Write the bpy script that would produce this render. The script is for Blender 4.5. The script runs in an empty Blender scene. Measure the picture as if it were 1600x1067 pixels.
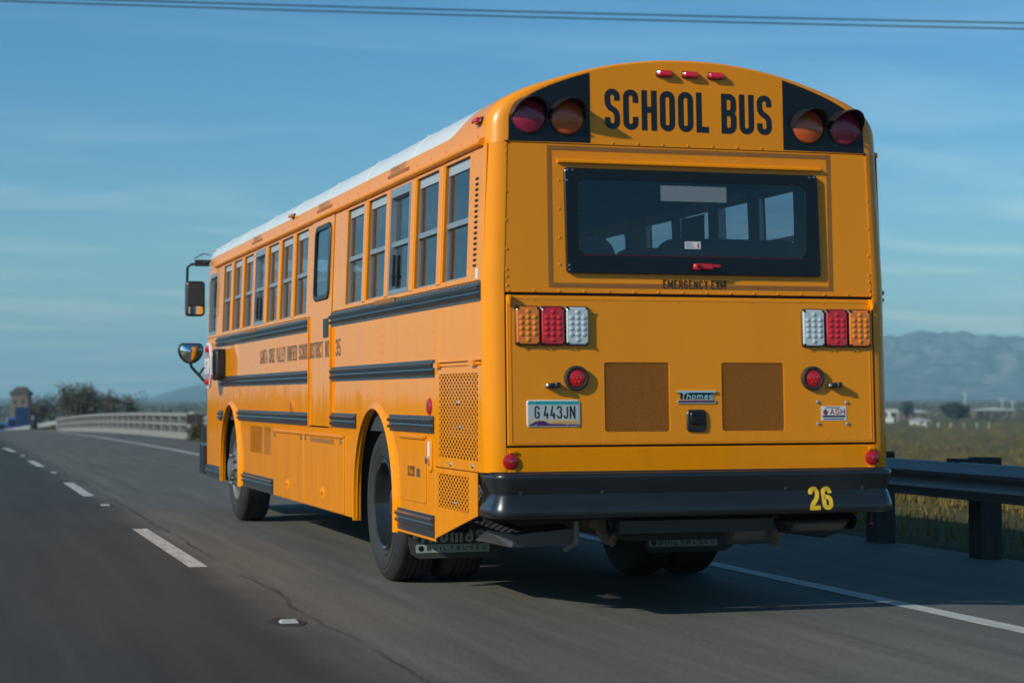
import bpy, bmesh, math, random
from mathutils import Vector, Matrix
from mathutils.geometry import tessellate_polygon
random.seed(7)
SC = bpy.context.scene
COL = SC.collection
rad = math.radians

# ------------------------------------------------------------------ camera
cam_d = bpy.data.cameras.new('camera')
cam = bpy.data.objects.new('camera', cam_d)
COL.objects.link(cam)
SC.camera = cam
CAM = Vector((-4.11277, -10.23263, 1.26001))
YAW, PITCH, ROLL = 0.2879947, 0.0280265, -0.0020841
_f = Vector((math.sin(YAW)*math.cos(PITCH), math.cos(YAW)*math.cos(PITCH), math.sin(PITCH)))
_r0 = Vector((math.cos(YAW), -math.sin(YAW), 0)); _u0 = _r0.cross(_f)
_r = math.cos(ROLL)*_r0 + math.sin(ROLL)*_u0; _u = -math.sin(ROLL)*_r0 + math.cos(ROLL)*_u0
cam.matrix_world = Matrix(((_r.x, _u.x, -_f.x, CAM.x), (_r.y, _u.y, -_f.y, CAM.y), (_r.z, _u.z, -_f.z, CAM.z), (0, 0, 0, 1)))
cam_d.sensor_fit = 'HORIZONTAL'; cam_d.sensor_width = 36
cam_d.lens = 3039.87/1600*36
cam_d.clip_start = 0.1; cam_d.clip_end = 20000
cam_d.dof.use_dof = True; cam_d.dof.focus_distance = 13.6; cam_d.dof.aperture_fstop = 2.5

# ------------------------------------------------------------------ sky, sun, exposure
SUN_DIR = Vector((1.0, 0.37, -0.54)).normalized()      # direction the light travels
W = bpy.data.worlds.new('World'); SC.world = W; W.use_nodes = True
nt = W.node_tree; nt.nodes.clear()
def N(t, tree=None, **kw):
    n = (tree or nt).nodes.new(t)
    for k, v in kw.items(): setattr(n, k, v)
    return n
L = nt.links.new
out = N('ShaderNodeOutputWorld'); bg = N('ShaderNodeBackground'); bg.inputs['Strength'].default_value = 0.097
sky = N('ShaderNodeTexSky'); sky.sky_type = 'NISHITA'; sky.sun_disc = False
sky.sun_elevation = math.asin(-SUN_DIR.z); sky.sun_rotation = math.atan2(-SUN_DIR.x, -SUN_DIR.y)
sky.altitude = 900; sky.air_density = 1.0; sky.dust_density = 1.3; sky.ozone_density = 2.5
tc = N('ShaderNodeTexCoord'); sep = N('ShaderNodeSeparateXYZ'); L(tc.outputs['Generated'], sep.inputs[0])
zz = N('ShaderNodeMath', operation='ADD'); L(sep.outputs['Z'], zz.inputs[0]); zz.inputs[1].default_value = 0.06
zm = N('ShaderNodeMath', operation='MAXIMUM'); L(zz.outputs[0], zm.inputs[0]); zm.inputs[1].default_value = 0.03
dx = N('ShaderNodeMath', operation='DIVIDE'); L(sep.outputs['X'], dx.inputs[0]); L(zm.outputs[0], dx.inputs[1])
dy = N('ShaderNodeMath', operation='DIVIDE'); L(sep.outputs['Y'], dy.inputs[0]); L(zm.outputs[0], dy.inputs[1])
cmb = N('ShaderNodeCombineXYZ'); L(dx.outputs[0], cmb.inputs[0]); L(dy.outputs[0], cmb.inputs[1])
mp = N('ShaderNodeMapping'); L(cmb.outputs[0], mp.inputs[0]); mp.inputs['Scale'].default_value = (0.42, 0.85, 1); mp.inputs['Rotation'].default_value = (0, 0, rad(14))
mp.inputs['Location'].default_value = (1.7, 0.35, 0)
cn = N('ShaderNodeTexNoise'); L(mp.outputs[0], cn.inputs['Vector']); cn.inputs['Scale'].default_value = 1.5; cn.inputs['Detail'].default_value = 7; cn.inputs['Roughness'].default_value = 0.55; cn.inputs['Distortion'].default_value = 0.5
cr = N('ShaderNodeValToRGB'); L(cn.outputs['Fac'], cr.inputs[0]); cr.color_ramp.elements[0].position = 0.47; cr.color_ramp.elements[1].position = 0.72
cf = N('ShaderNodeMath', operation='MULTIPLY'); L(cr.outputs[0], cf.inputs[0]); cf.inputs[1].default_value = 0.85
mixc = N('ShaderNodeMix', data_type='RGBA'); L(cf.outputs[0], mixc.inputs['Factor']); tint = N('ShaderNodeMix', data_type='RGBA', blend_type='MULTIPLY'); tint.inputs['Factor'].default_value = 1.0
tr_ = N('ShaderNodeValToRGB'); L(sep.outputs['Z'], tr_.inputs[0]); tr_.color_ramp.elements[0].position = 0.0; tr_.color_ramp.elements[0].color = (0.78, 1.04, 1.08, 1)
tr_.color_ramp.elements[1].position = 0.22; tr_.color_ramp.elements[1].color = (0.38, 0.88, 1.12, 1)
L(sky.outputs[0], tint.inputs['A']); L(tr_.outputs[0], tint.inputs['B'])
L(tint.outputs['Result'], mixc.inputs['A'])
gain = N('ShaderNodeMix', data_type='RGBA', blend_type='MULTIPLY'); gain.inputs['Factor'].default_value = 1.0
L(tint.outputs['Result'], gain.inputs['A']); gain.inputs['B'].default_value = (2.1, 1.4, 1.15, 1)
L(gain.outputs['Result'], mixc.inputs['B'])
L(mixc.outputs['Result'], bg.inputs['Color']); L(bg.outputs[0], out.inputs['Surface'])

sun_d = bpy.data.lights.new('sun', 'SUN'); sun_d.energy = 4.3; sun_d.angle = rad(0.53); sun_d.color = (1.0, 0.97, 0.84)
sun = bpy.data.objects.new('sun', sun_d); COL.objects.link(sun)
sun.rotation_euler = SUN_DIR.to_track_quat('-Z', 'Y').to_euler(); sun.location = (-40, -15, 30)
SC.view_settings.view_transform = 'Standard'; SC.view_settings.look = 'None'
SC.view_settings.exposure = 0.0; SC.view_settings.gamma = 1.0; SC.view_settings.use_curve_mapping = False
SC.cycles.max_bounces = 8; SC.cycles.transparent_max_bounces = 24; SC.cycles.volume_bounces = 0

# ------------------------------------------------------------------ materials
MATS = {}
def mat(name, col, rough=0.5, metal=0.0, coat=0.0, coat_rough=0.05, bump=None, vary=None, emit=None, spec=0.5, alpha=None, trans=0.0):
    """bump=(scale xyz, strength, distance)  vary=(scale xyz, amount, second colour)"""
    m = bpy.data.materials.new(name); m.use_nodes = True
    t = m.node_tree; p = t.nodes['Principled BSDF']; p.inputs['Coat IOR'].default_value = 1.38
    p.inputs['Base Color'].default_value = (*col, 1); p.inputs['Roughness'].default_value = rough
    p.inputs['Metallic'].default_value = metal; p.inputs['Coat Weight'].default_value = coat
    p.inputs['Coat Roughness'].default_value = coat_rough; p.inputs['Specular IOR Level'].default_value = spec
    p.inputs['Transmission Weight'].default_value = trans
    tcn = None
    def noise(scale, sc=1.0, det=4, rough_=0.55):
        nonlocal tcn
        if tcn is None: tcn = t.nodes.new('ShaderNodeTexCoord')
        mpn = t.nodes.new('ShaderNodeMapping'); t.links.new(tcn.outputs['Object'], mpn.inputs[0]); mpn.inputs['Scale'].default_value = scale
        nn = t.nodes.new('ShaderNodeTexNoise'); t.links.new(mpn.outputs[0], nn.inputs['Vector']); nn.inputs['Scale'].default_value = sc
        nn.inputs['Detail'].default_value = det; nn.inputs['Roughness'].default_value = rough_
        return nn
    if vary:
        nn = noise(vary[0]); rp = t.nodes.new('ShaderNodeValToRGB'); t.links.new(nn.outputs['Fac'], rp.inputs[0])
        rp.color_ramp.elements[0].position = 0.5-vary[1]/2; rp.color_ramp.elements[1].position = 0.5+vary[1]/2
        rp.color_ramp.elements[0].color = (*col, 1); rp.color_ramp.elements[1].color = (*vary[2], 1)
        t.links.new(rp.outputs[0], p.inputs['Base Color'])
    if bump:
        nn = noise(bump[0], det=bump[3] if len(bump) > 3 else 4); bn = t.nodes.new('ShaderNodeBump'); t.links.new(nn.outputs['Fac'], bn.inputs['Height'])
        bn.inputs['Strength'].default_value = bump[1]; bn.inputs['Distance'].default_value = bump[2]
        t.links.new(bn.outputs[0], p.inputs['Normal'])
        if coat: t.links.new(bn.outputs[0], p.inputs['Coat Normal'])
    if emit:
        p.inputs['Emission Color'].default_value = (*emit[0], 1); p.inputs['Emission Strength'].default_value = emit[1]
    MATS[name] = m
    return m
YEL = (0.85, 0.272, 0.0008)
mat('yellow_paint', YEL, 0.42, coat=1.0, coat_rough=0.05, spec=0.0, bump=((0.9, 2.2, 0.40), 0.55, 0.022, 2), vary=((1.3, 1.6, 0.8), 0.8, (0.80, 0.252, 0.0008)))
def road_film():
    m = MATS['yellow_paint']; t = m.node_tree; p = t.nodes['Principled BSDF']; src = p.inputs['Base Color'].links[0].from_socket
    tcn = t.nodes.new('ShaderNodeTexCoord'); sx = t.nodes.new('ShaderNodeSeparateXYZ'); t.links.new(tcn.outputs['Object'], sx.inputs[0])
    mpn = t.nodes.new('ShaderNodeMapping'); t.links.new(tcn.outputs['Object'], mpn.inputs[0]); mpn.inputs['Scale'].default_value = (9, 9, 0.8)
    nn = t.nodes.new('ShaderNodeTexNoise'); t.links.new(mpn.outputs[0], nn.inputs['Vector']); nn.inputs['Scale'].default_value = 1; nn.inputs['Detail'].default_value = 6; nn.inputs['Roughness'].default_value = 0.65
    hgt = t.nodes.new('ShaderNodeMapRange'); t.links.new(sx.outputs['Z'], hgt.inputs[0]); hgt.inputs[1].default_value = 1.5; hgt.inputs[2].default_value = 0.3; hgt.inputs[3].default_value = 0.10; hgt.inputs[4].default_value = 0.28
    rp = t.nodes.new('ShaderNodeMapRange'); t.links.new(nn.outputs['Fac'], rp.inputs[0]); rp.inputs[1].default_value = 0.42; rp.inputs[2].default_value = 0.72
    mu = t.nodes.new('ShaderNodeMath'); mu.operation = 'MULTIPLY'; t.links.new(hgt.outputs[0], mu.inputs[0]); t.links.new(rp.outputs[0], mu.inputs[1])
    mx = t.nodes.new('ShaderNodeMix'); mx.data_type = 'RGBA'; t.links.new(mu.outputs[0], mx.inputs['Factor']); t.links.new(src, mx.inputs['A']); mx.inputs['B'].default_value = (0.50, 0.18, 0.005, 1)
    t.links.new(mx.outputs['Result'], p.inputs['Base Color'])
    cr2 = t.nodes.new('ShaderNodeMath'); cr2.operation = 'MULTIPLY_ADD'; t.links.new(mu.outputs[0], cr2.inputs[0]); cr2.inputs[1].default_value = 0.5; cr2.inputs[2].default_value = 0.045; t.links.new(cr2.outputs[0], p.inputs['Coat Roughness'])
road_film()
mat('yellow_trim', YEL, 0.4, coat=0.5, coat_rough=0.08, spec=0.15)
mat('jamb_shaded', (0.34, 0.125, 0.012), 0.5)  # body yellow browned down: shade on the window jambs put into the colour
mat('black_paint', (0.007, 0.008, 0.011), 0.25, coat=0.0, spec=0.35, bump=((6, 6, 6), 0.1, 0.004))
mat('rail_black', (0.016, 0.019, 0.024), 0.34, coat=0.5, coat_rough=0.15, vary=((3, 3, 9), 0.7, (0.035, 0.04, 0.047)))
mat('bumper_black', (0.008, 0.009, 0.011), 0.3, coat=0.5, coat_rough=0.16, bump=((9, 9, 20), 0.12, 0.004), vary=((5, 5, 14), 0.5, (0.016, 0.018, 0.021)))
mat('black_plastic', (0.015, 0.015, 0.017), 0.35)
mat('dark_cavity', (0.012, 0.011, 0.010), 0.85)
mat('grille_dark', (0.030, 0.013, 0.005), 0.8)
mat('underbody', (0.012, 0.012, 0.013), 0.75, vary=((6, 6, 6), 0.5, (0.026, 0.024, 0.021)))
mat('rust_metal', (0.10, 0.055, 0.03), 0.7, vary=((20, 20, 20), 0.5, (0.20, 0.14, 0.10)))
mat('steel_grey', (0.28, 0.28, 0.27), 0.5, metal=0.6, vary=((14, 14, 14), 0.6, (0.16, 0.155, 0.15)))
mat('grey_sheet', (0.13, 0.135, 0.14), 0.55, vary=((9, 9, 9), 0.6, (0.07, 0.07, 0.07)))
mat('red_oxide', (0.16, 0.02, 0.018), 0.6)
mat('tyre_rubber', (0.014, 0.014, 0.014), 0.75, vary=((7, 7, 7), 0.7, (0.030, 0.029, 0.027)), bump=((40, 40, 40), 0.15, 0.003))
mat('rim_black', (0.015, 0.016, 0.018), 0.22, coat=0.8, coat_rough=0.08)
mat('flap_rubber', (0.035, 0.036, 0.034), 0.6, vary=((8, 8, 8), 0.6, (0.055, 0.056, 0.05)))
mat('chrome', (0.75, 0.78, 0.80), 0.12, metal=1.0)
mat('aluminium', (0.46, 0.48, 0.50), 0.33, metal=0.75, coat=0.0)
mat('sash_white', (0.34, 0.38, 0.42), 0.3)
mat('rivet_yellow', (0.74, 0.24, 0.003), 0.35, coat=0.6)
mat('aged_tape', (0.26, 0.095, 0.014), 0.6, vary=((30, 30, 30), 0.6, (0.32, 0.125, 0.02)))
mat('letter_black', (0.010, 0.011, 0.014), 0.35)
mat('letter_yellow', (0.80, 0.48, 0.02), 0.4)
mat('letter_brown', (0.045, 0.02, 0.006), 0.6)
mat('letter_grey', (0.10, 0.07, 0.05), 0.5)
mat('red_lens', (0.50, 0.006, 0.012), 0.12, coat=1.0, coat_rough=0.03)
mat('red_led', (0.70, 0.012, 0.02), 0.10, coat=1.0, coat_rough=0.02)
mat('red_lamp_lit', (0.60, 0.006, 0.012), 0.1, coat=1.0, emit=((1.0, 0.02, 0.04), 0.10))
mat('amber_lens', (0.75, 0.17, 0.006), 0.12, coat=1.0, coat_rough=0.03)
mat('amber_led', (0.85, 0.24, 0.01), 0.10, coat=1.0, coat_rough=0.02)
mat('clear_lens', (0.50, 0.53, 0.54), 0.12, coat=1.0, coat_rough=0.03)
mat('clear_led', (0.72, 0.75, 0.76), 0.08, metal=0.35, coat=1.0, coat_rough=0.02)
mat('dark_red_lens', (0.30, 0.014, 0.050), 0.14, coat=1.0, coat_rough=0.03, bump=((60, 60, 60), 0.5, 0.006))
mat('dark_amber_lens', (0.52, 0.085, 0.018), 0.14, coat=1.0, coat_rough=0.03, bump=((60, 60, 60), 0.5, 0.006))
mat('reflector_red', (0.42, 0.006, 0.012), 0.15, coat=1.0)
mat('handle_red', (0.55, 0.012, 0.02), 0.3, coat=0.6)
mat('sticker_white', (0.66, 0.67, 0.68), 0.45)
mat('film_grey', (0.16, 0.19, 0.22), 0.4)
mat('plate_rim', (0.62, 0.64, 0.62), 0.35)
mat('plate_teal', (0.02, 0.30, 0.32), 0.4)
mat('plate_pale', (0.42, 0.46, 0.46), 0.4)
mat('plate_cream', (0.55, 0.42, 0.25), 0.4)
mat('plate_purple', (0.09, 0.015, 0.11), 0.4)
mat('plate_orange', (0.55, 0.30, 0.06), 0.4)
mat('sticker_red', (0.36, 0.03, 0.05), 0.4)
mat('sticker_navy', (0.03, 0.06, 0.10), 0.4)
mat('sticker_maroon', (0.12, 0.012, 0.025), 0.4)
mat('seat_vinyl', (0.030, 0.036, 0.048), 0.5)
mat('interior_grey', (0.10, 0.105, 0.11), 0.7)
mat('interior_dark', (0.035, 0.036, 0.04), 0.8)
mat('white_paint_sign', (0.75, 0.74, 0.74), 0.4)
mat('mirror_glass', (0.8, 0.82, 0.84), 0.02, metal=1.0)
mat('sky_slit_glow', (0.8, 0.85, 0.9), 0.4, emit=((0.75, 0.9, 1.0), 0.9))  # emission standing in for a bright slit of sky, not a lamp
mat('flap_white', (0.36, 0.42, 0.39), 0.5)
# setting
mat('concrete', (0.22, 0.215, 0.20), 0.85, vary=((1.2, 1.2, 3.0), 0.6, (0.19, 0.185, 0.17)), bump=((12, 12, 12), 0.3, 0.01))
mat('galvanised', (0.30, 0.31, 0.31), 0.5, metal=0.45, vary=((2, 0.7, 5), 0.7, (0.20, 0.205, 0.21)))
mat('galvanised_far', (0.36, 0.37, 0.36), 0.6, metal=0.2)
mat('wood_post', (0.035, 0.03, 0.026), 0.85, vary=((30, 30, 3), 0.6, (0.06, 0.05, 0.042)))
mat('cable', (0.02, 0.021, 0.024), 0.6)
mat('bark', (0.045, 0.038, 0.030), 0.9)
mat('leaf_olive', (0.085, 0.072, 0.032), 0.8)
mat('leaf_grey', (0.100, 0.080, 0.048), 0.8)
mat('leaf_dark', (0.022, 0.026, 0.016), 0.8)
mat('scrub_yellow', (0.145, 0.104, 0.020), 0.9)
mat('scrub_olive', (0.080, 0.064, 0.016), 0.9)
mat('wall_white', (0.62, 0.60, 0.56), 0.8)
mat('wall_tan', (0.17, 0.11, 0.072), 0.85, vary=((0.6, 0.6, 0.6), 0.5, (0.12, 0.08, 0.055)))
mat('roof_dark', (0.055, 0.036, 0.030), 0.85)
mat('roof_pale', (0.42, 0.43, 0.44), 0.6)
mat('window_dark', (0.02, 0.024, 0.03), 0.1)
mat('blue_dark', (0.012, 0.035, 0.11), 0.4, coat=0.4)
mat('blue_bright', (0.01, 0.085, 0.36), 0.35, coat=0.6)
mat('blue_light', (0.02, 0.13, 0.32), 0.35, coat=0.6)
mat('marker_white', (0.36, 0.36, 0.35), 0.5)

def glass(name, tint, extra=0.0, rough=0.0):
    m = bpy.data.materials.new(name); m.use_nodes = True; t = m.node_tree; t.nodes.clear()
    o = t.nodes.new('ShaderNodeOutputMaterial'); tr = t.nodes.new('ShaderNodeBsdfTransparent'); tr.inputs[0].default_value = (*tint, 1)
    gl = t.nodes.new('ShaderNodeBsdfGlossy'); gl.inputs['Roughness'].default_value = rough; gl.inputs['Color'].default_value = (0.95, 0.97, 1, 1)
    lw = t.nodes.new('ShaderNodeLayerWeight'); pw = t.nodes.new('ShaderNodeMath'); pw.operation = 'POWER'; t.links.new(lw.outputs['Facing'], pw.inputs[0]); pw.inputs[1].default_value = 5.0
    fr = t.nodes.new('ShaderNodeMath'); fr.operation = 'MULTIPLY_ADD'; t.links.new(pw.outputs[0], fr.inputs[0]); fr.inputs[1].default_value = 0.96; fr.inputs[2].default_value = 0.04
    ad = t.nodes.new('ShaderNodeMath'); ad.operation = 'ADD'; ad.use_clamp = True; ad.inputs[1].default_value = extra
    mx = t.nodes.new('ShaderNodeMixShader')
    t.links.new(fr.outputs[0], ad.inputs[0]); t.links.new(ad.outputs[0], mx.inputs[0]); t.links.new(tr.outputs[0], mx.inputs[1]); t.links.new(gl.outputs[0], mx.inputs[2])
    t.links.new(mx.outputs[0], o.inputs['Surface']); MATS[name] = m
glass('side_glass', (0.66, 0.70, 0.74))
glass('rear_glass', (0.86, 0.88, 0.90))

# roof: white sheet with a yellow border band and yellow rear cap, one painted skin
def roof_material():
    m = mat('roof_paint', (0.74, 0.74, 0.72), 0.38, coat=0.5, coat_rough=0.12); t = m.node_tree; p = t.nodes['Principled BSDF']
    tcx = t.nodes.new('ShaderNodeTexCoord'); sx = t.nodes.new('ShaderNodeSeparateXYZ'); t.links.new(tcx.outputs['Object'], sx.inputs[0])
    def M(op, a, b, clamp=False):
        n = t.nodes.new('ShaderNodeMath'); n.operation = op; n.use_clamp = clamp
        for i, v in enumerate((a, b)):
            if isinstance(v, (int, float)): n.inputs[i].default_value = v
            else: t.links.new(v, n.inputs[i])
        return n.outputs[0]
    d = M('MAXIMUM', M('DIVIDE', M('SUBTRACT', 1.0, sx.outputs['Y']), 0.6), 0.0)
    edge = M('ADD', 2.787, M('MULTIPLY', M('MULTIPLY', d, d), 0.22))
    white = M('GREATER_THAN', sx.outputs['Z'], edge)
    mx = t.nodes.new('ShaderNodeMix'); mx.data_type = 'RGBA'; t.links.new(white, mx.inputs['Factor'])
    mx.inputs['A'].default_value = (*YEL, 1); mx.inputs['B'].default_value = (0.72, 0.72, 0.70, 1)
    t.links.new(mx.outputs['Result'], p.inputs['Base Color'])
roof_material()

def asphalt():
    m = bpy.data.materials.new('asphalt'); m.use_nodes = True; t = m.node_tree; p = t.nodes['Principled BSDF']; MATS['asphalt'] = m
    p.inputs['Roughness'].default_value = 0.82; p.inputs['Specular IOR Level'].default_value = 0.35
    tcx = t.nodes.new('ShaderNodeTexCoord'); sx = t.nodes.new('ShaderNodeSeparateXYZ'); t.links.new(tcx.outputs['Object'], sx.inputs[0])
    def noise(sc, scale=1, det=5, r=0.6):
        mpn = t.nodes.new('ShaderNodeMapping'); t.links.new(tcx.outputs['Object'], mpn.inputs[0]); mpn.inputs['Scale'].default_value = sc
        n = t.nodes.new('ShaderNodeTexNoise'); t.links.new(mpn.outputs[0], n.inputs['Vector']); n.inputs['Scale'].default_value = scale; n.inputs['Detail'].default_value = det; n.inputs['Roughness'].default_value = r
        return n.outputs['Fac']
    def M(op, a, b=0.0, c=None, clamp=False):
        n = t.nodes.new('ShaderNodeMath'); n.operation = op; n.use_clamp = clamp
        for i, v in enumerate((a, b, c)):
            if v is None: continue
            if isinstance(v, (int, float)): n.inputs[i].default_value = v
            else: t.links.new(v, n.inputs[i])
        return n.outputs[0]
    def ramp(v, a, b):
        n = t.nodes.new('ShaderNodeMapRange'); t.links.new(v, n.inputs[0]); n.inputs[1].default_value = a; n.inputs[2].default_value = b; return n.outputs[0]
    X = sx.outputs['X']
    xw = M('ADD', X, M('MULTIPLY', M('SUBTRACT', noise((0.3, 0.9, 1), 1, 5), 0.5), 0.40))
    pave = ramp(xw, -2.40, -1.95)                                   # newer darker left pass against the older greyer right pass
    streak = noise((5.0, 0.22, 1), 1, 6, 0.62)                      # tyre tracks and drag marks along the lane
    fine = noise((60, 16, 1), 1, 4, 0.7)
    stone = noise((150, 70, 1), 1, 2, 0.7)
    big = noise((0.35, 0.12, 1), 1, 3)
    v = M('ADD', M('MULTIPLY', pave, 0.070), 0.042)
    v = M('MULTIPLY', v, M('ADD', 0.40, M('MULTIPLY', streak, 1.20)))
    v = M('MULTIPLY', v, M('ADD', 0.45, M('MULTIPLY', fine, 1.1)))
    v = M('MULTIPLY', v, M('ADD', 0.30, M('MULTIPLY', stone, 1.4)))
    v = M('MULTIPLY', v, M('ADD', 0.78, M('MULTIPLY', big, 0.44)))
    crack = M('ABSOLUTE', M('SUBTRACT', M('ADD', X, M('MULTIPLY', M('SUBTRACT', noise((0.5, 0.6, 1), 1, 8, 0.65), 0.5), 0.34)), -2.02))
    ck = M('SUBTRACT', 1.0, ramp(crack, 0.005, 0.022)); ck = M('MULTIPLY', ck, ramp(noise((2, 0.35, 1), 1, 3), 0.38, 0.56))
    v = M('MULTIPLY', v, M('SUBTRACT', 1.0, M('MULTIPLY', ck, 0.7)))
    c = t.nodes.new('ShaderNodeCombineXYZ')
    t.links.new(v, c.inputs[0]); t.links.new(M('MULTIPLY', v, 0.925), c.inputs[1]); t.links.new(M('MULTIPLY', v, 0.79), c.inputs[2])
    t.links.new(c.outputs[0], p.inputs['Base Color'])
    bn = t.nodes.new('ShaderNodeBump'); t.links.new(M('ADD', M('MULTIPLY', stone, 0.6), fine), bn.inputs['Height']); bn.inputs['Strength'].default_value = 0.35; bn.inputs['Distance'].default_value = 0.006
    t.links.new(bn.outputs[0], p.inputs['Normal'])
asphalt()
def roadpaint():
    m = mat('road_paint', (0.56, 0.54, 0.49), 0.7, vary=((16, 3.0, 1), 0.45, (0.30, 0.29, 0.265)), bump=((60, 30, 1), 0.25, 0.004))
roadpaint()
def earth():
    m = bpy.data.materials.new('desert_ground'); m.use_nodes = True; t = m.node_tree; p = t.nodes['Principled BSDF']; MATS['desert_ground'] = m
    p.inputs['Roughness'].default_value = 0.95; p.inputs['Specular IOR Level'].default_value = 0.1
    tcx = t.nodes.new('ShaderNodeTexCoord')
    n1 = t.nodes.new('ShaderNodeTexNoise'); t.links.new(tcx.outputs['Object'], n1.inputs['Vector']); n1.inputs['Scale'].default_value = 0.05; n1.inputs['Detail'].default_value = 9; n1.inputs['Roughness'].default_value = 0.7
    r1 = t.nodes.new('ShaderNodeValToRGB'); t.links.new(n1.outputs['Fac'], r1.inputs[0])
    e = r1.color_ramp.elements; e[0].position = 0.30; e[0].color = (0.060, 0.05, 0.024, 1); e[1].position = 0.72; e[1].color = (0.155, 0.112, 0.042, 1)
    k = e.new(0.5); k.color = (0.090, 0.072, 0.022, 1)
    n2 = t.nodes.new('ShaderNodeTexNoise'); t.links.new(tcx.outputs['Object'], n2.inputs['Vector']); n2.inputs['Scale'].default_value = 2.2; n2.inputs['Detail'].default_value = 6
    mx = t.nodes.new('ShaderNodeMix'); mx.data_type = 'RGBA'; mx.blend_type = 'OVERLAY'; mx.inputs['Factor'].default_value = 0.6
    t.links.new(r1.outputs[0], mx.inputs['A']); t.links.new(n2.outputs['Fac'], mx.inputs['B']); t.links.new(mx.outputs['Result'], p.inputs['Base Color'])
    bn = t.nodes.new('ShaderNodeBump'); t.links.new(n2.outputs['Fac'], bn.inputs['Height']); bn.inputs['Strength'].default_value = 0.6; bn.inputs['Distance'].default_value = 0.08
    t.links.new(bn.outputs[0], p.inputs['Normal'])
earth()
def rock():
    m = bpy.data.materials.new('mountain_rock'); m.use_nodes = True; t = m.node_tree; p = t.nodes['Principled BSDF']; MATS['mountain_rock'] = m
    p.inputs['Roughness'].default_value = 1.0; p.inputs['Specular IOR Level'].default_value = 0.0
    tcx = t.nodes.new('ShaderNodeTexCoord')
    n1 = t.nodes.new('ShaderNodeTexNoise'); t.links.new(tcx.outputs['Object'], n1.inputs['Vector']); n1.inputs['Scale'].default_value = 0.02; n1.inputs['Detail'].default_value = 8; n1.inputs['Roughness'].default_value = 0.65
    r1 = t.nodes.new('ShaderNodeValToRGB'); t.links.new(n1.outputs['Fac'], r1.inputs[0])
    e = r1.color_ramp.elements; e[0].position = 0.36; e[0].color = (0.03, 0.045, 0.05, 1); e[1].position = 0.68; e[1].color = (0.22, 0.20, 0.17, 1)
    t.links.new(r1.outputs[0], p.inputs['Base Color'])
rock()

# ------------------------------------------------------------------ mesh helpers
IDM = lambda u, v, h: (u, v, h)
def offset_poly(poly, d):
    n = len(poly); area = sum(poly[i][0]*poly[(i+1) % n][1]-poly[(i+1) % n][0]*poly[i][1] for i in range(n))
    s = 1 if area > 0 else -1; res = []
    for i in range(n):
        p0, p1, p2 = Vector(poly[i-1]), Vector(poly[i]), Vector(poly[(i+1) % n])
        e1 = (p1-p0); e2 = (p2-p1)
        if e1.length < 1e-9 or e2.length < 1e-9: res.append(tuple(p1)); continue
        e1.normalize(); e2.normalize()
        n1 = Vector((-e1.y, e1.x))*s; n2 = Vector((-e2.y, e2.x))*s; b = n1+n2
        if b.length < 1e-6: b = n1.copy()
        b.normalize(); k = d/max(0.4, b.dot(n1)); q = p1+b*k; res.append((q.x, q.y))
    return res
def rrect(u0, v0, u1, v1, r, n=4):
    pts = []
    for cx, cy, a0 in ((u1-r, v1-r, 0), (u0+r, v1-r, 90), (u0+r, v0+r, 180), (u1-r, v0+r, 270)):
        for i in range(n+1):
            a = rad(a0+90*i/n); pts.append((cx+r*math.cos(a), cy+r*math.sin(a)))
    return pts
def circle(cx, cy, r, n=24, ry=None):
    return [(cx+r*math.cos(2*math.pi*i/n), cy+(ry or r)*math.sin(2*math.pi*i/n)) for i in range(n)]

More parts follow.
